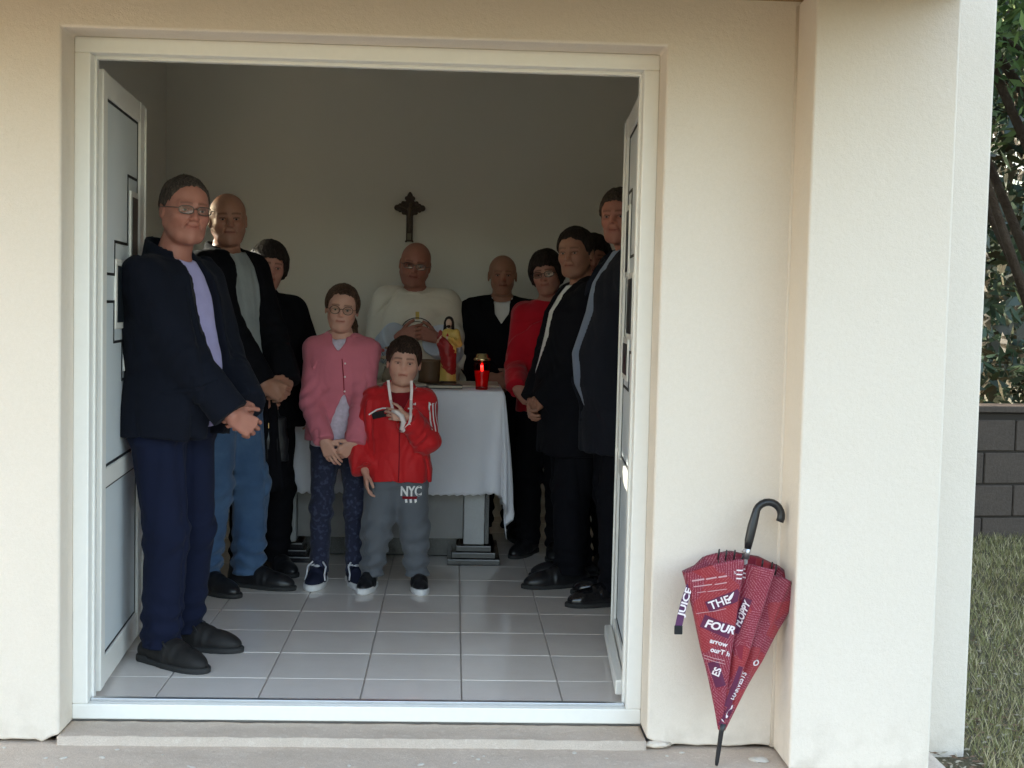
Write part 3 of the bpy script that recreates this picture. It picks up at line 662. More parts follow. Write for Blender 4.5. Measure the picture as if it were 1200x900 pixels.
        def cut(X, Y, Z):
            x, y, z = X-hc[0], Y-hc[1], Z-hc[2]
            hx, hy, hz = ((x*Rm[0,j]+y*Rm[1,j]+z*Rm[2,j])/HH for j in range(3))
            ln = np.interp(hy, L[:,0], L[:,1]) + .035*np.sin(hx*34)*(.3)+ .012*np.sin(hx*91+hy*30)
            ax = np.abs(hx)
            ln = ln - np.clip((ax-.2)*.7, 0, .12)*(hy < -.12)
            return (ln-hz)*HH*.7
        G.full(cut)
        if kind == 'pony':
            a = [s.head_pt(p) for p in ((.02,.42,.12), (.12,.50,-.05), (.26,.30,-.35), (.34,.05,-.62), (.33,-.02,-.85))]
            for i in range(4): G.op(capsule(a[i], a[i+1], (.085,.10,.10,.075)[i]*HH, (.10,.10,.075,.03)[i]*HH), .04*HH)
        if kind == 'bun': G.op(s.hell((.0,.50,.18), (.14,.13,.14)), .03*HH)
        fr = folds(.010*HH, 170/HH*.2, seed, (1,.5,.25)); f2 = folds(.006*HH, 480/HH*.2, seed+5, (1,.6,.2))
        G.full(lambda X,Y,Z: fr(X,Y,Z)+f2(X,Y,Z), 'd')
        return G.obj('hair', m, s.root)
    def glasses(s, m=None, w=.105, h=.062, round_=.7, lens=True, rr=.0075):
        m = m or M['frame_metal']; g = bpy.data.objects.new('glasses', None); bm = bmesh.new(); cs = {}
        for q in (-1,1):
            pts = []
            for i in range(25):
                t = i/24*2*PI; c, d = math.cos(t), math.sin(t); e = 1 if round_ >= 1 else .72
                px = q*.137+w*math.copysign(abs(c)**e, c); pz = -.005+h*math.copysign(abs(d)**e, d); pts.append(s.head_pt((px, -.400+.45*(abs(px)-.02)**2, pz)))
            tube(bm, pts, rr*s.HH, 6); cs[q] = pts
            tube(bm, [s.head_pt((q*.245,-.375,.01)), s.head_pt((q*.300,-.33,.015)), s.head_pt((q*.350,-.1,.02)), s.head_pt((q*.362,.06,.02)), s.head_pt((q*.352,.13,-.03))], rr*.8*s.HH, 6)
        tube(bm, [s.head_pt((-.035,-.398,.01)), s.head_pt((0,-.405,.02)), s.head_pt((.035,-.398,.01))], rr*.9*s.HH, 6)
        o = bm_obj('glasses', bm, m, s.root, True)
        if lens:
            for q in (-1,1):
                bm = bmesh.new(); c = [Vector(p) for p in cs[q][:-1]]; nrm = Vector(s.Rh@V3(0,.006*s.HH*.8,0)); A = [bm.verts.new(p) for p in c]; B = [bm.verts.new(p+nrm) for p in c]; bm.faces.new(A); bm.faces.new(B[::-1])
                for i in range(len(A)): bm.faces.new((A[i], A[(i+1)%len(A)], B[(i+1)%len(A)], B[i]))
                bm_obj('lens', bm, M['lens_thin'], o)
        return o
    # ------------------------------------------------ clothes
    def top(s, name, m, off=.02, t0=0, t1=1.1, sleeves=True, sr_=(.30,.265,.215), belly=0, flare=0, gx=1, gy=1, opening=None, collar=None, lapel=None, res=.007, fold=.004, freq=24, seed=0, cuff=0, short=0, zlo=None, tintf=None, neck_cut=.27, parent=None, wristcut=.02, extra=None):
        """opening: rows (z, centre x, half width); collar: (height, thickness, spread)"""
        S = s.secs(off, t0, t1, belly, flare, gx, gy); zlo = zlo if zlo is not None else s.tz(t0)
        A = [s.hc]+[a['S'] for a in s.arms]+([a['E'] for a in s.arms]+[a['W'] for a in s.arms] if sleeves else [])
        A = np.array(A); rx = max(r[3] for r in S)+.06; lo = np.minimum(A.min(0)-.1, V3(-rx,-rx-belly,zlo-.03)); hi = np.maximum(A.max(0)+.1, V3(rx,rx,0)); hi[2] = s.hc[2]-s.HH*.15
        G = Grid(lo, hi, res); lx, ly = s.tx(s.shz); sw = s.sw
        G.op(loft(S, 2.3, 0, zlo), .02)
        for q in (-1,1):
            nb = V3(lx+q*.18*sw, ly+.02, s.shz+.16*sw); G.op(capsule(nb, V3(lx+q*sw*.86, ly+.01, s.shz-.06*sw), .24*sw+off*.55, .25*sw+off*.5), .045)
        if extra: extra(G)
        # hem
        G.full(lambda X,Y,Z: zlo+.006*np.sin(X*25+seed)-Z)
        # neck hole
        nb = V3(lx, ly+.012, s.shz+.05); hp = s.head_pt((0,.05,-.35)); up = unit(hp-nb)
        G.op(capsule(nb+up*.25*sw, nb+up*.5, neck_cut*s.HH), .01, 's')
        if opening is not None:
            O = np.array(sorted(opening), float)
            def op(X, Y, Z):
                cx = np.interp(Z, O[:,0], O[:,1]); hw = np.interp(Z, O[:,0], O[:,2]); return np.maximum(np.abs(X-cx)-hw, Y-(ly+.0))
            G.op((op, V3(-.4,-.6,O[0,0]-.02), V3(.4,ly+.0,O[-1,0]+.02)), .004, 's')
        if sleeves:
            for a in s.arms:
                k = 1.0; E, W, Sh = a['E'], a['W'], a['S']; f = unit(W-E); W2 = W-f*wristcut if not short else E+(W-E)*short
                G.op(capsule(Sh, E, sr_[0]*sw+off*.55, sr_[1]*sw+off*.5), .035); cf, clo, chi = capsule(E, W2, sr_[1]*sw+off*.5, sr_[2]*sw+off*.45+cuff); G.op((lambda X,Y,Z,cf=cf,W=W2,f=f: np.maximum(cf(X,Y,Z), (X-W[0])*f[0]+(Y-W[1])*f[1]+(Z-W[2])*f[2]-.012), clo, chi), .012)
                # creases round the elbow and the cuff
                def cr(X, Y, Z, E=E, W=W, f=f):
                    x, y, z = X-E[0], Y-E[1], Z-E[2]; t = x*f[0]+y*f[1]+z*f[2]; r2 = x*x+y*y+z*z
                    return .0038*np.sin(t*115+3*np.sin(x*30+y*22))*np.exp(-r2/(.11**2)) 
                G.op((cr, E-.2, E+.2), 0, 'd')
        if fold:
            ff = folds(fold, freq, seed, (1,1,.45)); G.full(ff, 'd')
        if collar:
            hgt, th, V = collar; bz = s.shz+.30*sw
            for i in range(28):
                t0_ = i/28*2*PI; 
                fr = math.cos(t0_)  # 1 at the back
                if fr < -1+V: continue
                rx_, ry_ = .30*s.HH+th, .31*s.HH+th
                p = V3(lx+math.sin(t0_)*rx_, ly+.02+math.cos(t0_)*ry_, bz+fr*.012*hgt/.03); q = p+V3(math.sin(t0_)*-.006, math.cos(t0_)*-.004, hgt*(.8+.2*fr)); p = p-V3(0,0,.02)+V3(math.sin(t0_)*.008, math.cos(t0_)*.008, 0)
                G.op(capsule(p, q, th), .010)
        if lapel is not None:
            for q in (-1,1):
                pts = lapel if isinstance(lapel, list) else []
                for i in range(len(pts)-1):
                    (x0,z0,w0), (x1,z1,w1) = pts[i], pts[i+1]
                    for j in range(16):
                        t = j/15; xx = x0+(x1-x0)*t; zz = z0+(z1-z0)*t; ww = w0+(w1-w0)*t
                        yy = s.front_y(G, q*xx+lx, zz); G.op(capsule((q*xx+lx, yy-.001, zz), (q*(xx+ww)+lx, s.front_y(G, q*(xx+ww)+lx, zz+.005)-.001, zz+.004), .0065), .006)
        o = G.obj(name, m, parent or s.root, tintf); o['_'] = 0; del o['_']; s.last = G; return o
    def front_y(s, G, x, z, inset=0):
        i = int(np.clip(np.searchsorted(G.ax[0], x), 0, len(G.ax[0])-1)); k = int(np.clip(np.searchsorted(G.ax[2], z), 0, len(G.ax[2])-1)); col = G.F[i,:,k]
        n = np.nonzero(col < 0)[0]
        if len(n) == 0: return 0.
        j = n[0]; 
        if j == 0: return float(G.ax[1][0])
        t = col[j-1]/(col[j-1]-col[j]); return float(G.ax[1][j-1]+(G.ax[1][j]-G.ax[1][j-1])*t)
    def ribbon(s, name, G, pts, w, m, th=.0025, parent=None, n=6, axis='y'):
        """strip lying on the front of a garment; pts (x,z)"""
        P = []
        for i in range(len(pts)-1):
            for j in range(n): t = j/n; P.append((pts[i][0]+(pts[i+1][0]-pts[i][0])*t, pts[i][1]+(pts[i+1][1]-pts[i][1])*t))
        P.append(pts[-1]); bm = bmesh.new(); rows = []
        for i, (x, z) in enumerate(P):
            a = P[max(i-1,0)]; b = P[min(i+1,len(P)-1)]; dx, dz = b[0]-a[0], b[1]-a[1]; L = math.hypot(dx, dz) or 1; nx, nz = -dz/L*w/2, dx/L*w/2; r = []
            for sg in (-1,1):
                y = s.front_y(G, x+nx*sg, z+nz*sg)
                r += [bm.verts.new((x+nx*sg, y-th, z+nz*sg)), bm.verts.new((x+nx*sg, y+.004, z+nz*sg))]
            rows.append(r)
        for i in range(len(rows)-1):
            a, b = rows[i], rows[i+1]
            for p, q in ((0,2),(2,3),(3,1),(1,0)): bm.faces.new((a[p], a[q], b[q], b[p]))
        return bm_obj(name, bm, m, parent or s.root, False)
    def trousers(s, m, off=.012, res=.008, rad=(.43,.33,.27), top=.36, fold=.005, seed=3, name='trousers', hemz=None, skirt=None, breakf=.006):
        A = np.array([f['A'] for f in s.feet]+[f['K'] for f in s.feet]); lo = A.min(0)-.14; hi = A.max(0)+.14; lo = np.minimum(lo, V3(-.26,-.24,0)); hi = np.maximum(hi, V3(.26,.24,0)); lo[2] = 0; hi[2] = s.tz(top)+.05
        G = Grid(lo, hi, res); sw = s.sw; hz = hemz or s.h*.035
        G.op(loft(s.secs(off*.6, -.2, .7), 2.3, 0, s.tz(-.02)), .03)
        for f in s.feet:
            G.op(capsule(f['H']+V3(0,0,-.01), f['K'], rad[0]*sw*s.g+off, rad[1]*sw+off), .035); G.op(capsule(f['K'], f['A']-V3(0,0,.05), rad[1]*sw+off, rad[2]*sw+off), .03)
            A_ = f['A']
            def cr(X,Y,Z,A_=A_): return breakf*np.sin((Z+.25*(X-A_[0]))*95+2*np.sin(X*30)+1.5*np.sin(Y*25))*np.exp(-((Z-A_[2]-.05)/.11)**2)
            G.op((cr, A_-V3(.12,.12,.1), A_+V3(.12,.12,.35)), 0, 'd')
            K = f['K']
            def ck(X,Y,Z,K=K): return .004*np.sin((Z-.4*X)*75+2*np.sin(X*22))*np.exp(-((Z-K[2])/.09)**2)
            G.op((ck, K-V3(.12,.12,.2), K+V3(.12,.12,.2)), 0, 'd')
        G.full(folds(fold, 18, seed, (1,1,.3)), 'd'); G.full(lambda X,Y,Z: np.maximum(hz-Z, Z-s.tz(top)))
        s.legG = G; return G.obj(name, m, s.root)
    def shoe(s, f, L=.28, wid=.05, upper=None, sole=None, toe_cap=None, laces=None, res=.005, hgt=.085, low=False, band=None):
        A = f['A']; t = f['toe']; o = bpy.data.objects.new('shoe', None)
        G = Grid((-.075,-L*.80,-.004), (.075,L*.36,.15), res); k = L/.28
        G.op(capsule((0,.055*k,.038), (0,-.06*k,.042), .038*k, .046*k), 0); G.op(ellipsoid((0,-.10*k,.030), (wid*k,.095*k,.048*k)), .03); G.op(ellipsoid((.004*f['side'],-.15*k,.026), (wid*.86*k,.07*k,.036*k)), .02)
        if not low: G.op(capsule((0,.04*k,.05), (0,.045*k,.05+hgt*.5), .040*k, .042*k), .03)
        G.op(capsule((0,.0,.075), (0,-.075*k,.055), .030*k), .03)
        G.full(lambda X,Y,Z: np.maximum(.014-Z, Z-(hgt+.035-.0*Y)))
        G.full(lambda X,Y,Z: .0012*np.sin((Y)*190+X*25)*np.exp(-((Y+.09*k)/.03)**2), 'd')
        u = G.obj('shoe', upper, s.root)
        u.location = (A[0], A[1]+.0, 0); u.rotation_euler = (0,0,t)
        GS = Grid((-.08,-L*.85,-.004), (.08,L*.4,.05), res); GS.op(capsule((0,.055*k,.01), (0,-.06*k,.01), .043*k, .048*k), 0); GS.op(ellipsoid((.002*f['side'],-.125*k,.01), ((wid+.006)*k,.105*k,.08)), .03); GS.full(lambda X,Y,Z: np.maximum(-Z, Z-(.02+.006*(Y > .02))))
        GS.obj('sole', sole, u)
        if band: # pale toe band
            GB = Grid((-.08,-L*.9,-.004), (.08,-L*.3,.05), .004); GB.op(ellipsoid((.002*f['side'],-.125*k,.016), ((wid+.009)*k,.111*k,.09)), 0); GB.full(lambda X,Y,Z: np.maximum(np.maximum(.002-Z, Z-.028), Y+L*.42)); GB.obj('toe_band', band, u)
        if laces:
            bm = bmesh.new()
            for i in range(4):
                y0 = -.035*k-i*.019*k; z0 = .094-i*.0075
                z0 = max(.05, z0)
                tube(bm, [(-.027,y0-.004,z0-.013), (-.012,y0,z0+.002), (.012,y0+.008,z0+.002), (.027,y0+.010,z0-.013)], .0036, 6)
            for q in (-1,1): tube(bm, [(0,-.025*k,.098), (q*.022,-.035,.108), (q*.042,-.06,.088), (q*.040,-.085,.058), (q*.046,-.10,.034)], [.004,.0045,.0045,.004,.0035], 6)
            tube(bm, [(0,-.025,.10), (-.02,-.01,.108), (-.036,-.03,.09), (-.02,-.045,.092), (0,-.025,.10)], .0035, 6)
            bm_obj('shoelaces', bm, laces, u, True)
            GT = Grid((-.03,-.12,.04), (.03,.02,.14), .004); GT.op(capsule((0,-.02,.088), (0,-.085*k,.062), .019), 0); GT.obj('shoe_tongue', laces, u)
        return u
def man_glasses():
    p = Person((.168,.66), R(63), 1.715, .24, sw=.178, g=1.0, shz=1.365, label='older man with glasses in a navy jacket and lilac shirt beside the left door', head=(R(-30), R(2), R(3)), hoff=(0,-.045), skin='skin_red')
    w = p.world2local
    p.arm(-1, (-.045,-.285,.885), (0,.7,-.3), hd=(.75,-.35,-.45), hn=(.35,.75,.0), thumb=(0,-.4,1), curl=(.55,.6,.65,.7))
    p.arm(1, (.080,-.265,.905), (.25,.6,-.4), hd=(-.80,-.30,-.30), hn=(-.2,.8,-.2), thumb=(0,.3,1), curl=(.75,.8,.85,.9), th=1.2)
    p.leg(-1, (-.10,-.03), R(-8)); p.leg(1, (.11,.03), R(10))
    def tint(q, mix, ga):
        x, y, z = np.abs(q[:,0]), q[:,1], q[:,2]
        mix(.5*np.clip((y+.05)/.2,0,1)*(z < .35)*(z > -.3), (.55,.5,.47)); 
    p.body(.004, tint, age=1, nose=1.08, jaw=1.25, cheeks=1.12, smile=1.1)
    p.hair('short', M['hair_grey'], .0045, .014, [(-.6,.40),(-.30,.385),(-.2,.27),(-.10,.12),(-.02,-.03),(.05,.02),(.13,-.12),(.25,-.26),(.6,-.3)])
    p.glasses(w=.108, h=.058)
    p.top('shirt', M['lilac'], off=.008, t0=.05, belly=.07, sleeves=False, collar=(.03,.004,.25), seed=4, fold=.003)
    o = [(.70,.02,.03),(.9,.015,.055),(1.1,.01,.075),(1.3,.0,.075),(1.42,0,.055),(1.5,0,.045),(1.6,0,.045)]
    p.top('jacket', M['navy'], off=.034, t0=-.12, belly=.06, flare=.02, gx=1.04, gy=1.08, opening=o, collar=(.055,.010,.32), seed=7, fold=.006, sr_=(.36,.33,.27), cuff=.004, zlo=.80)
    G = p.last
    for z_, x_ in ((.98,.135),(.99,-.14)): p.ribbon('pocket_welt', G, [(x_-.045*(1 if x_>0 else -1),z_+.02),(x_+.045*(1 if x_>0 else -1),z_-.03)], .012, M['navy'], th=.004)
    p.ribbon('zip', G, [(-.03,.85),(-.067,1.1),(-.077,1.3),(-.06,1.42)], .010, M['gasket'])
    p.trousers(M['navy_trouser'], off=.014, rad=(.44,.33,.29), seed=3, fold=.006)
    for f in p.feet: p.shoe(f, .29, upper=M['shoe_suede'], sole=M['sole'], low=True, laces=M['shoe_black'])
    return p

def bald_tint(col=(.62,.55,.52), a=.45):
    def f(q, mix, ga):
        x, y, z = np.abs(q[:,0]), q[:,1], q[:,2]
        mix(a*np.clip((y+.02)/.12,0,1)*np.clip((.22-z)/.1,0,1)*(z > -.3), col)
        mix(.8*ga(z,-.243,.010)*(x < .09)*(y < -.28), (.35,.16,.15))
    return f
def man_bald():
    p = Person((.165,1.78), R(56), 1.745, .232, sw=.178, g=1.0, label='bald man in a grey knitted top, open black jacket and light blue jeans', head=(R(-42), R(0), R(-2)), hoff=(-.03,-.03), skin='skin_tan')
    p.arm(-1, (-.05,-.30,.875), (0,.7,-.3), hd=(.75,-.35,-.35), hn=(.35,.75,.0), thumb=(0,-.3,1), curl=(.5,.55,.6,.65))
    p.arm(1, (.085,-.29,.90), (.25,.6,-.4), hd=(-.80,-.25,-.30), hn=(-.2,.8,-.2), thumb=(0,.3,1), curl=(.75,.8,.85,.9), th=1.2)
    p.leg(-1, (-.09,.04), R(-4)); p.leg(1, (.10,-.05), R(14))
    p.body(.0045, bald_tint(), age=.8, jaw=1.1, nose=1.05)
    p.top('jumper', M['grey_knit'], off=.014, t0=-.02, belly=.05, sleeves=False, seed=14, fold=.004, neck_cut=.24)
    o = [(.70,.0,.10),(.9,.0,.10),(1.1,.0,.095),(1.3,.0,.085),(1.42,0,.07),(1.5,0,.06),(1.6,0,.05)]
    p.top('jacket', M['black_cloth'], off=.036, t0=-.08, belly=.05, opening=o, collar=(.035,.009,.55), seed=17, fold=.005, sr_=(.33,.29,.24), zlo=.83)
    p.trousers(M['denim'], off=.020, rad=(.44,.34,.29), seed=13, fold=.006, breakf=.009)
    for f in p.feet: p.shoe(f, .29, upper=M['shoe_black'], sole=M['sole'])
def woman_left():
    p = Person((.265,2.15), R(26), 1.55, .222, sw=.165, g=1.0, label='short-haired woman in black holding a black handbag, at the left end of the altar', head=(R(-8), R(4), R(6)), hoff=(.02,-.035), skin='skin')
    p.arm(-1, (-.10,-.24,.86), (0,.7,-.3), hd=(.5,-.5,-.6), hn=(.4,.6,0), thumb=(0,-.3,1), curl=(.9,.9,1,1))
    p.arm(1, (.20,-.10,.82), (.3,.5,-.4), hd=(.1,-.15,-1), hn=(-1,0,0), thumb=(0,-1,0), curl=(.3,.35,.4,.45))
    p.leg(-1, (-.07,.02)); p.leg(1, (.08,-.0), R(8))
    p.body(.005, age=.3, jaw=.95, smile=.8)
    p.hair('fringe', M['hair_dark'], .005, .06, [(-.6,.22),(-.34,.21),(-.24,.16),(-.16,-.06),(-.05,-.18),(.05,-.22),(.2,-.32),(.6,-.42)], seed=22); 
    p.hair('bun', M['hair_dark'], .005, .05, [(-.6,.5),(-.1,.45),(.1,.2),(.3,-.1),(.6,-.1)], seed=23)
    p.top('blouse', M['mauve'], off=.012, t0=.0, sleeves=True, seed=24, fold=.003, wristcut=.01)
    o = [(.6,.0,.03),(.9,.0,.03),(1.1,.0,.03),(1.2,.0,.05),(1.3,0,.05),(1.42,0,.05)]
    p.top('coat', M['black_cloth'], off=.040, t0=-.25, flare=.05, opening=o, collar=(.04,.009,.5), seed=27, fold=.006, zlo=.70, wristcut=.07)
    p.trousers(M['black_cloth'], off=.016, seed=23)
    for f in p.feet: p.shoe(f, .25, upper=M['shoe_black'], sole=M['sole'], low=True)
def handbag():
    hb = empty('handbag', (.335,1.90,.56), R(20), 'black leather handbag hanging from the hand of the woman in black', 'handbag')
    G = Grid((-.12,-.07,-.02), (.12,.07,.24), .005); G.op(loft([(0,0,0,.085,.035),(.1,0,0,.095,.042),(.19,0,0,.082,.026),(.20,0,0,.078,.016)], 3), 0); G.full(folds(.003, 45, 2), 'd'); G.obj('bag_body', M['shoe_black'], hb)
    for q in (-1,1): tube_obj('strap', [(-.05,q*.014,.19),(-.045,q*.010,.25),(-.01,q*.006,.30),(.03,q*.010,.25),(.05,q*.014,.19)], .005, M['shoe_black'], hb)
    box('clasp', -.012, .012, -.036, -.030, .150, .175, M['brass'], hb, .002)
def scarf():
    bm = bmesh.new(); W_ = lambda t: .030+.030*t; rows = []
    for i in range(13):
        t = i/12; z = .92-.50*t; w_ = W_(t); o = []
        for j in range(9): u = j/8*2-1; o.append(bm.verts.new((u*w_+.02*t, .012*math.sin(u*7+t*4)*(1-.3*t), z - (.06*(1-abs(u+.2)) if i == 12 else 0)*-1*(u*.8))))
        rows.append(o)
    for i in range(12):
        for j in range(8): bm.faces.new((rows[i][j], rows[i][j+1], rows[i+1][j+1], rows[i+1][j]))
    o = bm_obj('scarf', bm, M['black_cloth'], None, True); o.location = (.335,1.86,.0); o.rotation_euler = (0,0,R(15)); s = o.modifiers.new('s','SOLIDIFY'); s.thickness = .006
    tag(o, 'long black scarf hanging down in front of the white altar cloth', 'scarf')
def girl():
    p = Person((.655,1.95), R(3), 1.36, .212, sw=.134, g=1.0, label='girl with glasses and a ponytail in a pink jacket and dark leggings, beside the boy', head=(R(0), R(4), R(5)), hoff=(0,-.03), skin='skin_child', shz=1.085)
    p.arm(-1, (-.068,-.175,.675), (-.2,.55,0), hd=(.45,-.25,-.95), hn=(.3,.9,.2), thumb=(1,-.3,.3), curl=(.25,.3,.35,.45), size=.145, la=.245, lb=.205)
    p.arm(1, (.072,-.175,.655), (.2,.55,0), hd=(-.75,-.2,-.55), hn=(-.3,.9,.2), thumb=(-.6,-.2,1), curl=(.55,.6,.65,.7), size=.145, la=.245, lb=.205)
    p.leg(-1, (-.085,-.03), R(-8)); p.leg(1, (.075,-.02), R(14))
    def tint(q, mix, ga):
        x, y, z = np.abs(q[:,0]), q[:,1], q[:,2]; mix(.7*ga(z,-.243,.010)*(x < .085)*(y < -.28), (.40,.2,.18))
    p.body(.0045, tint, age=-1, jaw=.95, nose=.93, smile=.7, eye_open=1.)
    p.hair('pony', M['hair_brown'], .005, .035, [(-.6,.37),(-.30,.35),(-.20,.26),(-.13,.06),(-.05,-.05),(.05,-.04),(.2,-.25),(.6,-.3)], seed=32)
    p.glasses(w=.105, h=.085, round_=1, m=M['gasket'], rr=.0065)
    p.top('blouse', M['pink_print'], off=.008, t0=-.02, sleeves=False, seed=34, fold=.003, flare=.02, gy=1.05, neck_cut=.30)
    # jacket closed at the chest, falling open below and showing the pale top
    o = [(.60,.010,.068),(.72,.010,.060),(.80,.014,.036),(.865,.018,.010),(.885,.018,-.02),(1.045,.0,-.02),(1.07,-.012,.010),(1.10,-.012,.030),(1.2,0,.04)]
    p.top('jacket', M['pink'], off=.022, t0=-.12, flare=.04, opening=o, collar=(.020,.008,.35), seed=36, fold=.0045, freq=30, sr_=(.27,.29,.25), zlo=.655, res=.0055, gx=1.02, wristcut=.005, cuff=.002)
    G = p.last; p.ribbon('placket', G, [(.018,.875),(.014,.95),(.006,1.03)], .004, M['dark_red'])
    for z in (.885,.95,1.01):
        bm = bmesh.new(); y = p.front_y(G, .014, z); bmesh.ops.create_uvsphere(bm, u_segments=10, v_segments=6, radius=.0045, matrix=Matrix.Translation((.020,y-.002,z))); bm_obj('button', bm, M['ribbon'], p.root, True)
    p.trousers(M['leggings'], off=.006, rad=(.46,.33,.26), seed=33, fold=.0025, name='leggings', breakf=.003, hemz=.05)
    for f in p.feet: p.shoe(f, .225, upper=M['shoe_navy'], sole=M['sole_white'], laces=M['lace'], res=.0045, hgt=.07, low=True, band=M['sole_white'])
def boy():
    p = Person((.925,1.83), R(4), 1.13, .212, sw=.125, g=1.0, label='small boy in a red tracksuit jacket with a white ribbon, front row before the altar', head=(R(-2), R(2), R(4)), hoff=(.018,-.02), skin='skin_child', shz=.855, hip=.46)
    p.arm(-1, (-.145,-.06,.535), (-.1,.6,0), hd=(.10,-.15,-1), hn=(1,.1,0), thumb=(0,-1,-.1), curl=(.25,.35,.45,.5), size=.128, la=.19, lb=.165)
    p.arm(1, (.030,-.160,.790), (.35,.5,-.8), hd=(-1,-.05,.18), hn=(0,1,-.1), thumb=(0,-.1,1), curl=(.45,.5,.6,.65), size=.120, la=.185, lb=.160, th=.3)
    p.leg(-1, (-.115,.005), R(-14)); p.leg(1, (.100,-.01), R(3))
    def tint(q, mix, ga):
        x, y, z = np.abs(q[:,0]), q[:,1], q[:,2]; mix(.85*ga(z,-.243,.012)*(x < .055)*(y < -.28), (.38,.15,.14))
    p.body(.004, tint, age=-1, jaw=.92, nose=.88, cheeks=1.08, smile=-.8, eye_open=.85, ear=1.15)
    p.hair('short', M['hair_boy'], .004, .04, [(-.6,.23),(-.34,.225),(-.26,.23),(-.18,.08),(-.10,-.02),(-.02,-.02),(.05,.03),(.13,-.12),(.25,-.25),(.6,-.3)], seed=42)
    p.top('t_shirt', M['dark_red'], off=.010, t0=.05, sleeves=False, seed=44, fold=.002, neck_cut=.27)
    o = [(.70,0,-.03),(.795,.0,-.01),(.82,.0,.022),(.87,.0,.045),(.93,0,.05),(1.0,0,.06)]
    p.top('jacket', M['red'], off=.026, t0=-.15, opening=o, seed=46, fold=.0055, freq=34, sr_=(.34,.37,.33), zlo=.495, res=.005, gx=1.06, gy=1.1, cuff=.004, collar=(.030,.008,.62))
    G = p.last
    p.ribbon('zip', G, [(.0,.50),(.002,.62),(.0,.72),(.0,.795)], .005, M['dark_red'])
    for q in (-1,1):    # black yoke wedges with white piping
        p.ribbon('yoke_inset', G, [(q*.046,.803),(q*.060,.802)] + ([(q*.120,.785)] if q < 0 else []), .030, M['gasket'], th=.0012)
        p.ribbon('piping', G, [(q*.036,.823),(q*.058,.823)] + ([(q*.075,.822),(q*.100,.814),(q*.135,.790)] if q < 0 else []), .006, M['stripe_white'], th=.003)
    # three white stripes down the shoulder and upper sleeve
    a = p.arms[1]; S, E = a['S'], a['E']; bvh = BVHTree.FromPolygons([Vector(v) for v in G.mesh()[0]], G.mesh()[1].tolist())
    for k in range(3):
        bm = bmesh.new(); rows = []
        base = V3(.052,-.02,.935); 
        P = [V3(.060,-.03,.93), V3(.095,-.03,.915)] + [S+(E-S)*t+V3(.0,-.0,.0) for t in (0,.15,.3,.45,.6,.75,.9)]
        off = (k-1)*.34
        for i, c in enumerate(P):
            d = unit((P[min(i+1,len(P)-1)]-P[max(i-1,0)])); out = unit(V3(.55,-.75,.25)-d*(d@V3(.55,-.75,.25))); sd = np.cross(d, out)
            r = []
            for sg in (-1,1):
                dd = unit(out*math.cos(off+sg*.06)+sd*math.sin(off+sg*.06)*1.0); h = bvh.ray_cast(Vector(c+dd*.14), Vector(-dd))
                hp = h[0] if h[0] is not None else Vector(c+dd*.05); r.append(bm.verts.new(hp+Vector(dd)*.0018))
            rows.append(r)
        for i in range(len(rows)-1): bm.faces.new((rows[i][0], rows[i][1], rows[i+1][1], rows[i+1][0]))
        bm_obj('sleeve_stripe', bm, M['stripe_white'], p.root, False)
    bm = bmesh.new(); y = p.front_y(G, .062, .845)      # small chest emblem: three slanted bars
    for k in range(3): add_box(bm, .055+k*.006, .059+k*.006, y-.004, y-.001, .838, .842+k*.003)
    bm_obj('chest_emblem', bm, M['stripe_white'], p.root)
    # ribbon round the neck with a medal tag
    def yy(x, z): return min(p.front_y(G, x, z), p.front_y(p.G, x, z), -.085)-.005
    for X in ([(-.052,.945),(-.047,.905),(-.040,.86),(-.030,.815)], [(.050,.945),(.052,.905),(.050,.86),(.047,.80),(.040,.765),(.012,.728),(.004,.724)]):
        bm = bmesh.new(); rows = []
        for i, (x, z) in enumerate(X):
            a = X[max(i-1,0)]; b = X[min(i+1,len(X)-1)]; d = unit(V3(b[0]-a[0], b[1]-a[1])); n_ = V3(-d[1], d[0])*.0060; y = yy(x, z) if z < .93 else -.072
            rows.append([bm.verts.new((x-n_[0], y, z-n_[1])), bm.verts.new((x+n_[0], y, z+n_[1]))])
        for i in range(len(rows)-1): bm.faces.new((rows[i][0], rows[i][1], rows[i+1][1], rows[i+1][0]))
        o_ = bm_obj('neck_ribbon', bm, M['ribbon'], p.root); sm = o_.modifiers.new('s','SOLIDIFY'); sm.thickness = .0018
    # white bandage-like band of the ribbon held in the fingers
    pts = [(-.034,-.172,.818), (-.014,-.186,.812), (.006,-.190,.796), (.016,-.186,.770), (.006,-.180,.735)]
    bm = bmesh.new(); tube(bm, pts, [.007,.010,.012,.012,.008], 8); bm_obj('held_ribbon', bm, M['ribbon'], p.root, True)
    p.trousers(M['grey_cotton'], off=.020, rad=(.48,.36,.22), seed=43, fold=.005, hemz=.062, breakf=.008, top=.5)
    GL = p.legG
    for x_ in (.036,.056,.078): p.ribbon('leg_mark', GL, [(x_,.418),(x_+.002,.402)], .010, M['stripe_white'], th=.002, n=2)
    p.ribbon('leg_band', GL, [(.020,.424),(.095,.424)], .012, M['dark_red'], th=.0015)
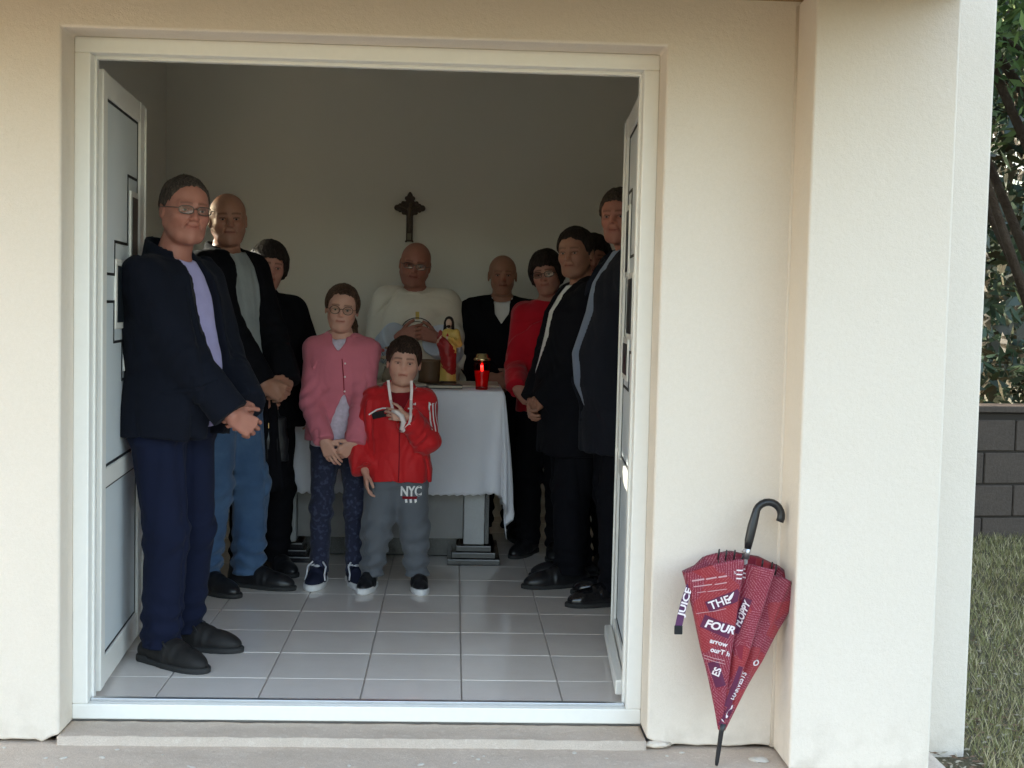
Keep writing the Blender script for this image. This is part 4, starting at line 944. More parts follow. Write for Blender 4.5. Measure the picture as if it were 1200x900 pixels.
    for (tx, sz, x, z, bo) in (('NYC', .054, .058, .452, .002),):
        cu = bpy.data.curves.new('w','FONT'); cu.body = tx; cu.size = sz; cu.offset = bo; cu.align_x = 'CENTER'; cu.align_y = 'CENTER'; ob = bpy.data.objects.new('w', cu); COL.objects.link(ob)
        me = bpy.data.meshes.new_from_object(ob.evaluated_get(bpy.context.evaluated_depsgraph_get())); bpy.data.objects.remove(ob); bm = bmesh.new(); bm.from_mesh(me); bmesh.ops.subdivide_edges(bm, edges=[e for e in bm.edges if e.calc_length() > .01], cuts=1)
        for v in bm.verts: X, Z = x+v.co.x*.85, z+v.co.y*1.15; v.co = (X, p.front_y(GL, X, Z)-.003, Z)
        bm_obj('leg_print', bm, M['stripe_white'], p.root)
    for f in p.feet: p.shoe(f, .19, upper=M['shoe_black'], sole=M['sole_white'], res=.004, hgt=.06, low=True, band=M['sole_white'])
def priest():
    p = Person((.955,3.20), R(4), 1.615, .242, sw=.172, g=1.1, label='balding priest in a cream vestment with folded hands behind the altar', head=(R(-4), R(6), R(8)), hoff=(-.012,-.04), skin='skin_red')
    p.arm(-1, (-.10,-.25,1.105), (0,.3,-.9), hd=(.85,-.2,.30), hn=(.3,.8,-.1), thumb=(0,0,1), curl=(.4,.45,.5,.55))
    p.arm(1, (.11,-.24,1.10), (0,.3,-.9), hd=(-.85,-.2,.28), hn=(-.3,.8,-.1), thumb=(0,0,1), curl=(.6,.65,.7,.75))
    p.leg(-1, (-.09,.0)); p.leg(1, (.09,.0))
    p.body(.005, bald_tint((.55,.5,.48), .6), age=1, jaw=1.15, cheeks=1.05)
    p.glasses(w=.105, h=.062)
    p.top('alb', M['alb'], off=.010, t0=-.2, flare=.1, gx=.92, gy=.92, sleeves=True, sr_=(.24,.34,.44), seed=54, fold=.006, zlo=.30, cuff=.012, collar=(.022,.006,.0))
    def drape(G):
        for a in p.arms: G.op(capsule(a['S'], a['E'], .088, .085), .05)
        for q in (-1,1): G.op(capsule((q*.13,.0,1.235),(q*.18,-.02,1.05),.085,.075), .06); G.op(capsule((q*.19,-.02,1.0),(q*.17,-.02,.80),.06,.05), .06)
    p.top('chasuble', M['chasuble'], off=.030, t0=-.2, flare=.16, sleeves=False, collar=(.020,.006,.0), seed=56, fold=.015, freq=15, zlo=.42, gx=1.02, gy=1.18, extra=drape, neck_cut=.31)
    G = p.last      # embroidered arch on the breast
    for r_, w_ in ((.085,.005),(.062,.004)): p.ribbon('embroidery', G, [(r_*math.cos(a), 1.135+r_*.85*math.sin(a)) for a in [PI*i/12 for i in range(13)]], w_, M['gasket'], n=2)
    p.ribbon('stole_band', G, [(0,1.20),(0,1.24)], .020, M['statue_yellow'], n=2)
def suit_man(loc, a, h, HH, label, head, arms, hair=None, shirt='shirt_white', belly=.04, sw=.19, g=1., skin_='skin', age=.7, tie=False, jk='black_suit', legs=((-.09,.02,-.1),(.10,-.02,.2)), seed=60, shoe='shoe_black', tr='black_suit', openw=.05, hoff=(0,-.03), rows=None, **kw):
    p = Person(loc, a, h, HH, sw=sw, g=g, label=label, head=head, hoff=hoff, skin=skin_)
    for x in arms: p.arm(*x[0], **x[1])
    kw = dict(kw)
    for (fx, fy, t), q in zip(legs, (-1,1)): p.leg(q, (fx, fy), t)
    p.body(.005, bald_tint() if hair is None else None, age=age, **kw)
    if hair: p.hair('short', M[hair], .005, .03, seed=seed)
    z0 = p.shz
    p.top('shirt', M[shirt], off=.010, t0=.0, belly=belly, sleeves=False, collar=(.032,.0055,.22), seed=seed+1, fold=.003)
    o = [(.6,0,.012),(p.tz(.10),.0,.012),(p.tz(.30),0,.012 if openw < .08 else openw*.8),(p.tz(.62),0,openw*.75),(p.tz(.95),0,openw*1.25),(z0+.02,0,openw),(z0+.12,0,openw)]
    if openw < .03: o = [(.6,0,-.02),(p.tz(.80),0,-.02),(p.tz(.86),0,.004),(p.tz(.97),0,.040),(z0+.1,0,.045)]
    side = rows is not None
    if side: o = [(p.tz(t_), c_, w_) for t_, c_, w_ in rows]
    p.top('suit_jacket', M[jk], off=.034, t0=-.15, belly=belly, opening=o, seed=seed+3, fold=.0045, sr_=(.32,.29,.235), zlo=p.tz(-.30), gx=1.0, res=.006, collar=(.018,.010,.55), lapel=None if openw < .03 or side else [(openw*.35,p.tz(.34),.020),(openw*.80,p.tz(.62),.055),(openw*1.2,p.tz(.90),.050),(openw*1.1,z0+.0,.030)])
    p.trousers(M[tr], off=.018, seed=seed+5)
    for f in p.feet: p.shoe(f, .29, upper=M[shoe], sole=M['sole'], low=True)
    return p
def clasp(y, z, dx=0): return [((-1, (-.05+dx,y,z), (0,.7,-.3)), dict(hd=(.75,-.35,-.45), hn=(.35,.75,.0), thumb=(0,-.3,1), curl=(.5,.55,.6,.65))), ((1, (.085+dx,y+.01,z+.02), (.2,.6,-.4)), dict(hd=(-.80,-.25,-.30), hn=(-.2,.8,-.2), thumb=(0,.3,1), curl=(.75,.8,.85,.9), th=1.2))]
def man_thin():
    suit_man((1.425,3.22), R(-2), 1.56, .225, 'thin bald man in a black suit behind the right end of the altar', (R(2), R(0), R(0)), clasp(-.26,.90), sw=.19, g=.92, jaw=.9, cheeks=.95, seed=60, skin_='skin_tan', smile=.5, openw=.022, jk='black_cloth')
def woman_red():
    p = Person((1.65,2.70), R(-20), 1.56, .222, sw=.150, g=1.0, label='smiling dark-haired woman with glasses in a red blouse, between two men in dark suits', head=(R(4), R(2), R(-8)), hoff=(-.01,-.03), skin='skin')
    p.arm(-1, (-.08,-.27,.87), (0,.7,-.3), hd=(.7,-.35,-.5), hn=(.35,.75,.0), thumb=(0,-.3,1)); p.arm(1, (.09,-.26,.88), (.2,.6,-.4), hd=(-.80,-.25,-.30), hn=(-.2,.8,-.2), thumb=(0,.3,1), curl=(.75,.8,.85,.9), th=1.2)
    p.leg(-1, (-.08,.0), R(-8)); p.leg(1, (.08,-.02), R(8))
    p.body(.005, age=.2, jaw=.95, smile=1.2); p.hair('fringe', M['hair_dark'], .005, .075, [(-.6,.20),(-.34,.20),(-.24,.15),(-.16,.02),(-.08,-.12),(.05,-.22),(.2,-.36),(.6,-.42)], seed=71)
    p.glasses(w=.105, h=.065, m=M['gasket'])
    p.top('blouse', M['blouse_red'], off=.020, t0=-.10, seed=72, fold=.005, sr_=(.35,.33,.27), zlo=.74, flare=.02, collar=(.014,.006,.5))
    p.trousers(M['black_cloth'], off=.02, seed=73)
    for f in p.feet: p.shoe(f, .245, upper=M['shoe_black'], sole=M['sole'], low=True)
def man_collar():
    suit_man((1.755,2.04), R(-80), 1.65, .232, 'dark-haired man in a black suit and open white collar, right of the woman in red', (R(52), R(2), R(-3)), clasp(-.215,.83), hair='hair_dark', sw=.205, g=1.1, belly=.07, jaw=1.1, seed=80, skin_='skin_tan', openw=.06, rows=[(.15,-.04,.02),(.30,-.04,.07),(.62,-.035,.105),(.95,-.025,.115),(1.05,-.01,.085),(1.3,0,.07)], jk='black_suit', hoff=(.02,-.045), legs=((-.09,.04,-.1),(.10,-.05,.1)))
def man_tall():
    suit_man((1.925,1.68), R(-80), 1.80, .238, 'tall grey-haired man in a blue-grey shirt, half hidden by the right door leaf', (R(54), R(2), R(-2)), [((-1, (-.22,-.06,.86), (0,.6,0)), dict(hd=(.1,-.1,-1), hn=(1,0,0))), ((1, (.21,.03,.85), (0,.6,0)), dict(hd=(-.1,-.1,-1), hn=(-1,0,0)))], hair='hair_grey', shirt='shirt_blue', sw=.205, g=1.15, belly=.10, jaw=1.1, seed=90, skin_='skin_red', openw=.068, rows=[(-.02,-.04,.02),(.03,-.04,.09),(.30,-.035,.125),(.62,-.03,.120),(.95,-.02,.10),(1.05,-.01,.07),(1.3,0,.06)], jk='charcoal', shoe='patent', hoff=(.02,-.06), smile=.6, legs=((-.10,.04,-.1),(.10,-.05,.1)))
def woman_back():
    p = Person((1.865,2.40), R(-20), 1.63, .222, sw=.165, label='dark-haired woman in a pale blouse, only glimpsed between the two men at right', head=(R(22), R(2), R(0)), hoff=(-.02,-.03), skin='skin_red')
    for q in (-1,1): p.arm(q, (q*.19,-.05,.80), (.0,.6,0), hd=(0,-.1,-1), hn=(-q,0,0)); p.leg(q, (q*.08,0))
    p.body(.0055, age=.2); p.hair('fringe', M['hair_dark'], .0055, .07, [(-.6,.22),(-.3,.21),(-.2,.1),(-.1,-.1),(.05,-.2),(.2,-.3),(.6,-.4)], seed=101)
    p.top('blouse', M['blouse_pale'], off=.026, t0=-.10, seed=102, zlo=.80); p.trousers(M['black_cloth'], off=.02, seed=103)
    for f in p.feet: p.shoe(f, .25, upper=M['shoe_black'], sole=M['sole'], low=True)

for fn in (man_glasses, man_bald, woman_left, handbag, scarf, girl, boy, priest, man_thin, woman_red, man_collar, man_tall, woman_back): fn()
# ------------------------------------------------------------------ altar and the things on it
altar = empty('altar', (.82, 2.35, 0), 0, 'stone altar of grey marble and dark granite standing behind the girl and the boy', 'altar')
AL = altar.location.copy()
def ab(name, x0, x1, y0, y1, z0, z1, m, bev=.003, par=altar):
    return box(name, x0-AL.x, x1-AL.x, y0-AL.y, y1-AL.y, z0, z1, m, par, bev)
ab('altar_top', .245, 1.395, 2.335, 3.0, .822, .862, M['granite'])
for x0, x1 in ((.305,.405), (1.232,1.335)):
    ab('pillar', x0, x1, 2.425, 2.90, .096, .821, M['marble_light'], .004)
    ab('pillar_edge', x1+.001 if x0 > 1 else x0-.023, x1+.023 if x0 > 1 else x0-.001, 2.43, 2.90, .098, .820, M['granite'], .002)
    for k in range(3):
        q = ab('base_step', x0-.035-.022*(2-k), x1+.035+.022*(2-k), 2.425-.012-.016*(2-k), 2.93, .001+.031*k, .030+.031*k, M['granite'], .002)
        bm = bmesh.new(); add_box(bm, x0-.035-.022*(2-k)+.002-AL.x, x1+.035+.022*(2-k)-.002-AL.x, 2.425-.014-.016*(2-k)-AL.y, 2.425-.0125-.016*(2-k)+.004-AL.y, .024+.031*k, .0295+.031*k); bm_obj('step_edge', bm, M['granite_edge'], q)
ab('front_panel', .407, 1.230, 2.475, 2.52, .115, .821, M['marble'])
ab('recessed_plinth', .43, 1.21, 2.62, 2.86, .001, .114, M['granite'])
# white cloth
def cloth():
    x0, x1, yf, yb, zt = .238, 1.402, 2.325, 2.99, .868
    OV = .52; OS = .56; rs = .012
    nodes = {}; V = []; Q = []
    # perimeter coordinate: left-back -> left-front corner -> front -> right-front corner -> right-back
    per = []
    n1 = 26
    for i in range(n1): per.append((V3(x0, yb+(yf-yb)*i/n1), V3(-1,0), OS, 0))
    for i in range(17): a = i/16; per.append((V3(x0, yf), V3(-math.cos(a*PI/2), -math.sin(a*PI/2)), min(OS/max(math.cos(a*PI/2),1e-3), OV/max(math.sin(a*PI/2),1e-3)), math.sin(a*PI)))
    for i in range(1, 90): per.append((V3(x0+(x1-x0)*i/90, yf), V3(0,-1), OV, 0))
    for i in range(17): a = i/16; per.append((V3(x1, yf), V3(math.sin(a*PI/2), -math.cos(a*PI/2)), min(OV/max(math.cos(a*PI/2),1e-3), OS/max(math.sin(a*PI/2),1e-3)), math.sin(a*PI)))
    for i in range(n1): per.append((V3(x1, yf+(yb-yf)*i/(n1-1)), V3(1,0), OS, 0))
    m = 34; s = 0; prev = per[0][0]
    for k, (p, d, L, cq) in enumerate(per):
        s += np.linalg.norm(p-prev) + (.02 if cq > 0 else 0); prev = p
        L = L*(.985) + (.012*abs(math.sin(s*80)))
        near = min(1, max(0, 1-min(abs(p[0]-x0), abs(p[0]-x1))/.16)) if d[1] < 0 else 0
        for j in range(m+1):
            r = L*j/m; 
            out = .004 + rs*min(1, r/.03) + r*(.015 + .135*cq*(.55+.45*math.cos(9*cq*1.6+r*3))) + near*(1-cq)*.065*r*math.sin(s*38)+(.030*r*math.sin(s*11+.6)+.016*r*math.sin(s*23))*(1-cq)+ .006*min(1,r*5)*math.sin(s*17+1)*(.4+r)
            sd = near*.10*r*(1-cq)*0
            z = zt - max(0, r-.012)*1.0 if r > .012 else zt
            V.append((p[0]+d[0]*out - AL.x, p[1]+d[1]*out - AL.y, max(z, .015)))
    for k in range(len(per)-1):
        for j in range(m): a = k*(m+1)+j; Q.append((a, a+1, a+m+2, a+m+1))
    # top
    n0 = len(V); c = [k*(m+1) for k in range(len(per))]; V.append((.82-AL.x, 2.7-AL.y, zt)); F = [list(q) for q in Q]
    for k in range(len(c)-1): F.append([c[k], c[k+1], n0])
    F.append([c[-1], c[0], n0])
    o = mesh_np('altar_cloth', V, F, M['cloth'], None); o.location = altar.location
    sm = o.modifiers.new('s', 'SOLIDIFY'); sm.thickness = .0022
    tag(o, 'white linen cloth with a scalloped hem draped over the altar', 'altar cloth')
cloth()
rn = box('table_runner', .50, 1.40, 2.56, 2.93, .8705, .880, M['paper'], None, .003); tag(rn, 'long cream runner lying folded along the back of the altar top', 'runner')
# book
bk = empty('book', (1.12, 2.44, .8705), R(8), 'closed black book lying flat on the altar below the statue', 'book')
box('cover', -.085, .085, -.055, .055, 0, .004, M['black'], bk, .001); box('pages', -.080, .082, -.051, .051, .0042, .0155, M['paper'], bk, .001); box('cover', -.085, .085, -.055, .055, .0158, .020, M['black'], bk, .001)
# brown pot
pt = lathe('pot', [(.045,0),(.062,.004),(.058,.03),(.060,.07),(.066,.11),(.066,.118),(.058,.118),(.050,.03),(.002,.02)], M['wood'], None, 28); pt.location = (1.045, 2.70, .8805); tag(pt, 'plain brown pot on the altar left of the statue', 'pot')
# flower vase left of the boy's head
vz = empty('flower_vase', (.835, 2.66, .8805), 0, 'small vase of faded pink and cream flowers on the altar beside the boy', 'vase')
lathe('vase', [(.022,0),(.030,.004),(.034,.03),(.024,.06),(.020,.075),(.024,.08),(.018,.078),(.014,.02),(.002,.01)], M['wood_pale'], vz, 20)
rf = random.Random(3)
for k in range(9):
    a = rf.uniform(0, 6.28); r_ = rf.uniform(.01,.05); z = rf.uniform(.12,.18); p = (math.cos(a)*r_, math.sin(a)*r_*.8, z)
    st = tube_obj('stem', [(0,0,.05), (p[0]*.4, p[1]*.4, z*.7), p], .0016, mat('stem_green', (.04,.07,.03), .6) if k == 0 else bpy.data.materials['stem_green'], vz, 5)
    G = Grid((-.024,)*3, (.024,)*3, .003)
    for i in range(7): b = i*2.4; G.op(ellipsoid((math.cos(b)*.009, math.sin(b)*.009, .003*(i%3)), (.010,.010,.006)), .003)
    c = [(.45,.12,.12),(.5,.4,.3),(.4,.28,.2)][k%3]; nm = 'petals_%s' % ['red','cream','buff'][k%3]
    fl = G.obj('flower', bpy.data.materials.get(nm) or mat(nm, c, .8), vz); fl.location = p
# red candle lantern
cl = empty('grave_candle', (1.305, 2.40, .8705), 0, 'red glass candle lantern with a gold lid burning near the right end of the altar', 'candle')
lathe('glass', [(.028,0),(.030,.004),(.031,.03),(.036,.070),(.041,.100),(.041,.125),(.035,.138),(.032,.136),(.038,.124),(.038,.100),(.033,.068),(.028,.03),(.026,.012),(.002,.012)], M['candle_red'], cl, 28, close=False)
lathe('wax', [(.001,.013),(.026,.013),(.0285,.03),(.034,.070),(.037,.092),(.001,.086)], mat('red_wax', (.95,.05,.04), .5, .3), cl, 24, close=False)
lathe('lid', [(.040,.143),(.042,.147),(.040,.154),(.030,.158),(.028,.170),(.022,.176),(.001,.177)], M['gold'], cl, 28)
G = Grid((-.02,-.02,.06), (.02,.02,.13), .002); G.op(ellipsoid((0,0,.104), (.0065,.0065,.013)), 0); G.op(capsule((0,0,.108),(0,0,.121), .004, .001), .004); G.obj('flame', M['flame'], cl)
# statue
st = empty('statue', (1.138, 2.60, .8805), R(-4), 'small painted statue of a bearded figure in yellow gown and red cloak', 'statue')
sc = .345
def sg(h=.0035): return Grid((-.10,-.09,-.005), (.10,.09,.36), h)
G = sg(); G.op(loft([(0,0,0,.045,.040),(.012,0,0,.045,.040),(.018,0,0,.038,.033)], 2.2), 0); G.obj('base', M['bronze'], st)
G = sg(.0032); G.op(loft([(.016,0,0,.040,.032),(.08,-.002,0,.036,.030),(.16,0,0,.040,.030),(.22,0,.003,.042,.030),(.262,0,.004,.040,.025),(.280,0,.004,.020,.018)], 2), .004)
G.op(capsule((.038,.0,.262),(.055,-.012,.205),.019,.016), .01); G.op(capsule((.055,-.012,.205),(.012,-.040,.232),.015,.012), .008); G.full(folds(.002, 150, 3, (1,1,.15)), 'd'); G.obj('gown', M['statue_yellow'], st)
G = sg(.0032); G.op(loft([(.05,.010,-.002,.028,.030),(.09,.004,-.003,.038,.036),(.16,-.004,-.004,.042,.036),(.215,-.010,-.002,.042,.034),(.24,-.018,.004,.038,.031)], 2), .004); G.op(capsule((-.036,.006,.258),(-.043,-.004,.20),.018,.016), .012)
G.full(lambda X,Y,Z: (.215+X*1.1)-Z+0*Y, 'i') if False else 0
G.full(lambda X,Y,Z: np.maximum(Z-(.218-X*1.0)*1.0-.015*(X<-.02), (.085-(X+.045)*.62*-1)*0+(.10-(X+.05)*.75)-Z)); G.full(folds(.0022, 140, 8, (1,.6,.5)), 'd'); G.obj('cloak', M['statue_red'], st)
G = sg(.0026); G.op(ellipsoid((0,-.002,.312), (.0165,.019,.023)), 0); G.op(capsule((0,0,.275),(0,0,.30),.010), .004); G.op(capsule((0,-.018,.312),(0,-.022,.307),.0035), .003)
G.obj('head', M['statue_skin'], st)
G = sg(.0026); G.op(ellipsoid((0,.006,.318), (.0235,.022,.026)), 0)
for q in (-1,1): G.op(capsule((q*.017,.004,.312),(q*.021,.0,.272),.009,.008), .006)
G.op(ellipsoid((0,-.014,.293),(.010,.008,.009)), .002); G.op(ellipsoid((0,-.026,.314),(.0125,.017,.016)), .003, 's'); G.obj('hair', M['hair_dark'], st)
G = sg(.0026)
for p in hand_prims(V3(.014,-.038,.226), (-.9,-.15,.45), (0,.9,.2), (0,0,1), .032, (.2,.2,.3,.3)): G.op(p[0], p[1])
for p in hand_prims(V3(-.048,-.016,.222), (.35,-.5,.8), (.8,-.4,0), (1,0,.5), .034, (.1,.15,.6,.7)): G.op(p[0], p[1])
G.op(capsule((-.05,.0,.205),(-.048,-.016,.222),.013,.008), .006); G.obj('hands', M['statue_skin'], st)
G = sg(.0026); G.op(ellipsoid((-.004,-.029,.248),(.0065,.005,.0065)), 0); G.op(capsule((-.004,-.029,.252),(-.004,-.029,.262),.003,.001), .003); G.obj('heart_emblem', mat('heart_red', (.45,.02,.02), .4), st)

# crucifix on the back wall
cr = empty('crucifix', (.886, IY1-.001, 1.80), 0, 'dark carved crucifix with trefoil arms hanging on the back wall above the priest', 'crucifix')
G = Grid((-.12,-.05,-.17), (.12,.002,.17), .0035); yc = -.012
def rb(x0, x1, z0, z1, y0=-.020, y1=-.001): return rbox(((x0+x1)/2,(y0+y1)/2,(z0+z1)/2), ((x1-x0)/2,(y1-y0)/2,(z1-z0)/2), None, .003)
G.op(rb(-.020,.020,-.148,.12), 0); G.op(rb(-.075,.075,.033,.068), .003)
def disc(x, z, r, y0=-.022, y1=-.001):
    def fn(X,Y,Z): return np.maximum(np.sqrt((X-x)**2+(Z-z)**2)-r, np.maximum(y0-Y, Y-y1))
    return fn, V3(x-r,y0,z-r), V3(x+r,y1,z+r)
for x, z, r in ((-.075,.051,.018),(.075,.051,.018),(0,.125,.016),(0,.139,.008),(-.018,.108,.013),(.018,.108,.013),(-.058,.068,.010),(-.058,.034,.010),(.058,.068,.010),(.058,.034,.010),(-.04,.08,.012),(.04,.08,.012),(-.036,.022,.012),(.036,.022,.012),(-.02,-.148,.006),(.02,-.148,.006)): G.op(disc(x, z, r), .003)
G.op(disc(0,.051,.048,-.018), .004); G.obj('cross', M['bronze'], cr)
G = Grid((-.08,-.06,-.11), (.08,.0,.11), .003)
for a, b, ra, rb_ in (((0,-.030,.045),(0,-.030,.005),.013,.010),((0,-.030,.0),(.003,-.034,-.045),.010,.007),((.003,-.034,-.045),(0,-.028,-.085),.007,.005),((-.012,-.030,.045),(-.062,-.026,.062),.006,.004),((.012,-.030,.045),(.062,-.026,.062),.006,.004)): G.op(capsule(a, b, ra, rb_), .006)
G.op(ellipsoid((.004,-.036,.068),(.010,.011,.013)), .004); G.obj('corpus', mat('aged_brass', (.12,.085,.06), .45, .4, metal=.3), cr)
box('name_plate', -.012, .012, -.024, -.0205, -.138, -.100, mat('brass_plate', (.20,.18,.13), .5, .4), cr, .001)

# ------------------------------------------------------------------ umbrella
def umbrella():
    T0 = V3(1.966, -.292, GZ+.004); T1 = V3(2.048, -.235, .562); ax = unit(T1-T0); L = np.linalg.norm(T1-T0)
    u = empty('umbrella', T0, 0, 'maroon umbrella printed with newspaper lettering leaning upside down against the wall', 'umbrella')
    r_ = unit(np.cross(ax, V3(0,1,0))); r_ = r_ if r_[0] > 0 else -r_; fwd = unit(np.cross(ax, r_)); fwd = fwd if fwd[1] < 0 else -fwd
    P = lambda a, x, y: T0*0 + ax*a + r_*x + fwd*y
    mu = mat('umbrella_fabric', (.30,.018,.045), .55, .35, sheen=.1)
    n = mu.node_tree; tc = n.nodes.new('ShaderNodeTexCoord'); b = n.nodes['Principled BSDF']
    mp = n.nodes.new('ShaderNodeMapping'); mp.inputs['Rotation'].default_value = (0, .15, 0); n.links.new(tc.outputs['Object'], mp.inputs[0])
    # patches of print run at different angles: rows of fine type broken by noise
    vo = n.nodes.new('ShaderNodeTexVoronoi'); vo.inputs['Scale'].default_value = 13; n.links.new(mp.outputs[0], vo.inputs['Vector'])
    sep = n.nodes.new('ShaderNodeSeparateXYZ'); n.links.new(mp.outputs[0], sep.inputs[0]); sc_ = n.nodes.new('ShaderNodeSeparateColor'); n.links.new(vo.outputs['Color'], sc_.inputs[0])
    def mth(op, a, b_=None, v=None):
        q = n.nodes.new('ShaderNodeMath'); q.operation = op; n.links.new(a, q.inputs[0])
        if b_ is not None: n.links.new(b_, q.inputs[1])
        if v is not None: q.inputs[1].default_value = v
        return q.outputs[0]
    ang = mth('MULTIPLY', sc_.outputs[0], v=2.6); co = mth('COSINE', ang); si = mth('SINE', ang)
    rowc = mth('ADD', mth('MULTIPLY', sep.outputs[2], co), mth('MULTIPLY', sep.outputs[0], si)); alc = mth('SUBTRACT', mth('MULTIPLY', sep.outputs[0], co), mth('MULTIPLY', sep.outputs[2], si))
    wave = mth('SINE', mth('MULTIPLY', rowc, v=900.)); cb = n.nodes.new('ShaderNodeCombineXYZ'); n.links.new(mth('MULTIPLY', alc, v=260.), cb.inputs[0]); n.links.new(mth('MULTIPLY', rowc, v=200.), cb.inputs[1])
    no = n.nodes.new('ShaderNodeTexNoise'); no.inputs['Scale'].default_value = 1.6; no.inputs['Detail'].default_value = 2; n.links.new(cb.outputs[0], no.inputs['Vector'])
    m1 = mth('GREATER_THAN', wave, v=.0); m2 = mth('GREATER_THAN', no.outputs[0], v=.50); mk = mth('MULTIPLY', m1, m2)
    on = mth('GREATER_THAN', sc_.outputs[1], v=.12); mk = mth('MULTIPLY', mk, on); mk = mth('MULTIPLY', mk, v=.42)
    mx = n.nodes.new('ShaderNodeMix'); mx.data_type = 'RGBA'; mx.inputs[6].default_value = (.20,.010,.030,1); mx.inputs[7].default_value = (.55,.27,.31,1); n.links.new(mk, mx.inputs[0]); 
    mx2 = n.nodes.new('ShaderNodeMix'); mx2.data_type = 'RGBA'; n.links.new(mth('MULTIPLY', mth('GREATER_THAN', sc_.outputs[2], v=.6), v=.55), mx2.inputs[0]); n.links.new(mx.outputs[2], mx2.inputs[6]); mx2.inputs[7].default_value = (.30,.022,.022,1); n.links.new(mx2.outputs[2], b.inputs['Base Color'])
    # canopy surface: eight loose gores, closed but not wrapped
    NA, NT = 208, 60; a0, a1 = .105, L-.022
    # closed outline of the loose bundle at the hem: (x, y towards the viewer, height of the hem there)
    OUT = [(-.192,.020,-.050),(-.182,.045,-.052),(-.115,.072,-.014),(-.045,.086,.014),(-.026,.084,.014),(-.018,.050,-.004),(-.008,.064,.004),(.020,.088,.002),(.060,.098,.000),(.068,.090,.000),(.070,.040,-.020),(.100,.052,-.020),(.128,.058,-.030),(.134,.044,-.040),(.150,.040,-.048),(.176,.022,-.058),(.172,-.012,-.040),(.120,-.045,.0),(.085,-.022,.010),(.050,-.062,.022),(.010,-.030,.024),(-.040,-.062,.026),(-.075,-.030,.018),(-.120,-.050,-.004),(-.150,-.012,-.030)]
    O_ = np.array(OUT); O_ = np.concatenate([O_, O_[:1]]); sl_ = np.concatenate([[0], np.cumsum(np.linalg.norm(np.diff(O_[:,:2], axis=0), axis=1))]); u_ = np.linspace(0, sl_[-1], NA, endpoint=False); SX = [np.interp(u_, sl_, O_[:,c]) for c in range(3)]
    ker = np.array([1,2,1.])/4
    for c in range(3): SX[c] = sum(ker[m_]*np.roll(SX[c], m_-1) for m_ in range(3))
    V = []
    for i in range(NT+1):
        t = i/NT
        for k in range(NA):
            f_ = .075 + .925*t**.95; rr_ = .55 + .45*min(1, t*2.2)                       # pleats flatten out towards the tip
            mx_, my_ = SX[0][k], SX[1][k]; th = math.atan2(my_*1.8, mx_); rx, ry = .10*math.cos(th), .075*math.sin(th)
            x = (mx_*rr_ + rx*(1-rr_))*f_; y = (my_*rr_ + ry*(1-rr_))*f_ + .004*math.sin(t*19+k*.35)*t*(1-t)*2
            a = a0+(a1-a0)*t + SX[2][k]*t**3
            V.append(P(a, x, y))
    i0 = len(V)                                                             # turn the hem inwards
    for i in range(1, 8):
        for k in range(NA):
            th = -PI + 2*PI*k/NA; e = V3(*V[NT*NA+k]); c = P(a1-.10-.02*i, 0, 0); f_ = i/8*.72; V.append(e*(1-f_)+c*f_+ax*0)
    Q = []
    for i in range(NT+7):
        for k in range(NA): a = i*NA+k; b_ = i*NA+(k+1)%NA; Q.append((a, b_, b_+NA, a+NA))
    can = mesh_np('canopy', V, np.array(Q), mu, u); 
    sf = can.modifiers.new('s', 'SOLIDIFY'); sf.thickness = .001
    bvh = BVHTree.FromPolygons([Vector(v) for v in V], [list(q) for q in Q[:NT*NA]])
    tube_obj('shaft', [P(0.02,0,0), P(L+.03,0,0)], .0055, M['alu'], u, 10)
    tube_obj('ferrule', [P(0,0,0), P(.012,0,0), P(.10,0,0), P(.125,0,0)], [.0045,.0062,.0075,.013], M['black'], u, 12)
    # rib tips
    for x_, y_, h_ in ((-.080,-.02,.018),(-.062,.0,.020),(-.030,-.03,.022),(-.012,.0,.018),(.050,.0,.008),(.082,-.01,.004),(.090,.01,.0),(-.030,.060,.006)):
        e = P(a1+h_-.012, x_, y_); tube_obj('rib_tip', [e-ax*.01, e+ax*.012+fwd*.001, e+ax*.022], [.0022,.003,.002], M['black'], u, 6)
        tube_obj('rib', [P(a0+.05, x_*.10, y_*.1), P(a1-.10, x_*.6, y_*.5), e-ax*.008], .0013, M['frame_metal'], u, 5)
    # handle: shaft collar, grip and crook
    c0 = P(L+.01,0,0); up = unit(V3(.10,-.02,1)); 
    tube_obj('collar', [P(L-.01,0,0), P(L+.03,0,0)], [.009,.010], M['alu'], u, 12)
    hp = [P(L+.02,0,0), P(L+.045,.0,.0), P(L+.09,.004,0), P(L+.125,.008,0)]
    cc = P(L+.128,.047,0); pts = list(hp)
    for i in range(1, 13): a = PI - i/12*PI*1.12; pts.append(cc + r_*math.cos(a)*.039 + ax*math.sin(a)*.039)
    tube_obj('handle', pts, [.010,.0135,.0145,.0125]+[.0115]*9+[.0118,.0122,.0118], M['black'], u, 14)
    bm = bmesh.new(); bmesh.ops.create_uvsphere(bm, u_segments=10, v_segments=8, radius=.0065, matrix=Matrix.Translation(Vector(P(L+.012,-.012,.008)))); bm_obj('button', bm, M['eye_white'], u, True)
    # closing strap hanging off the left side
    e = P(a1-.060, -.150, .03); sp = [e, e+V3(-.018,-.006,-.03), e+V3(-.030,-.006,-.07), e+V3(-.040,-.004,-.115), e+V3(-.046,-.002,-.150)]
    bm = bmesh.new(); rows = []
    for i, p in enumerate(sp):
        q = sp[min(i+1,4)]-sp[max(i-1,0)]; nn = unit(V3(q[2],0,-q[0]))*.0105; rows.append([bm.verts.new(p-nn), bm.verts.new(p+nn), bm.verts.new(p+nn+V3(0,.002,0)), bm.verts.new(p-nn+V3(0,.002,0))])
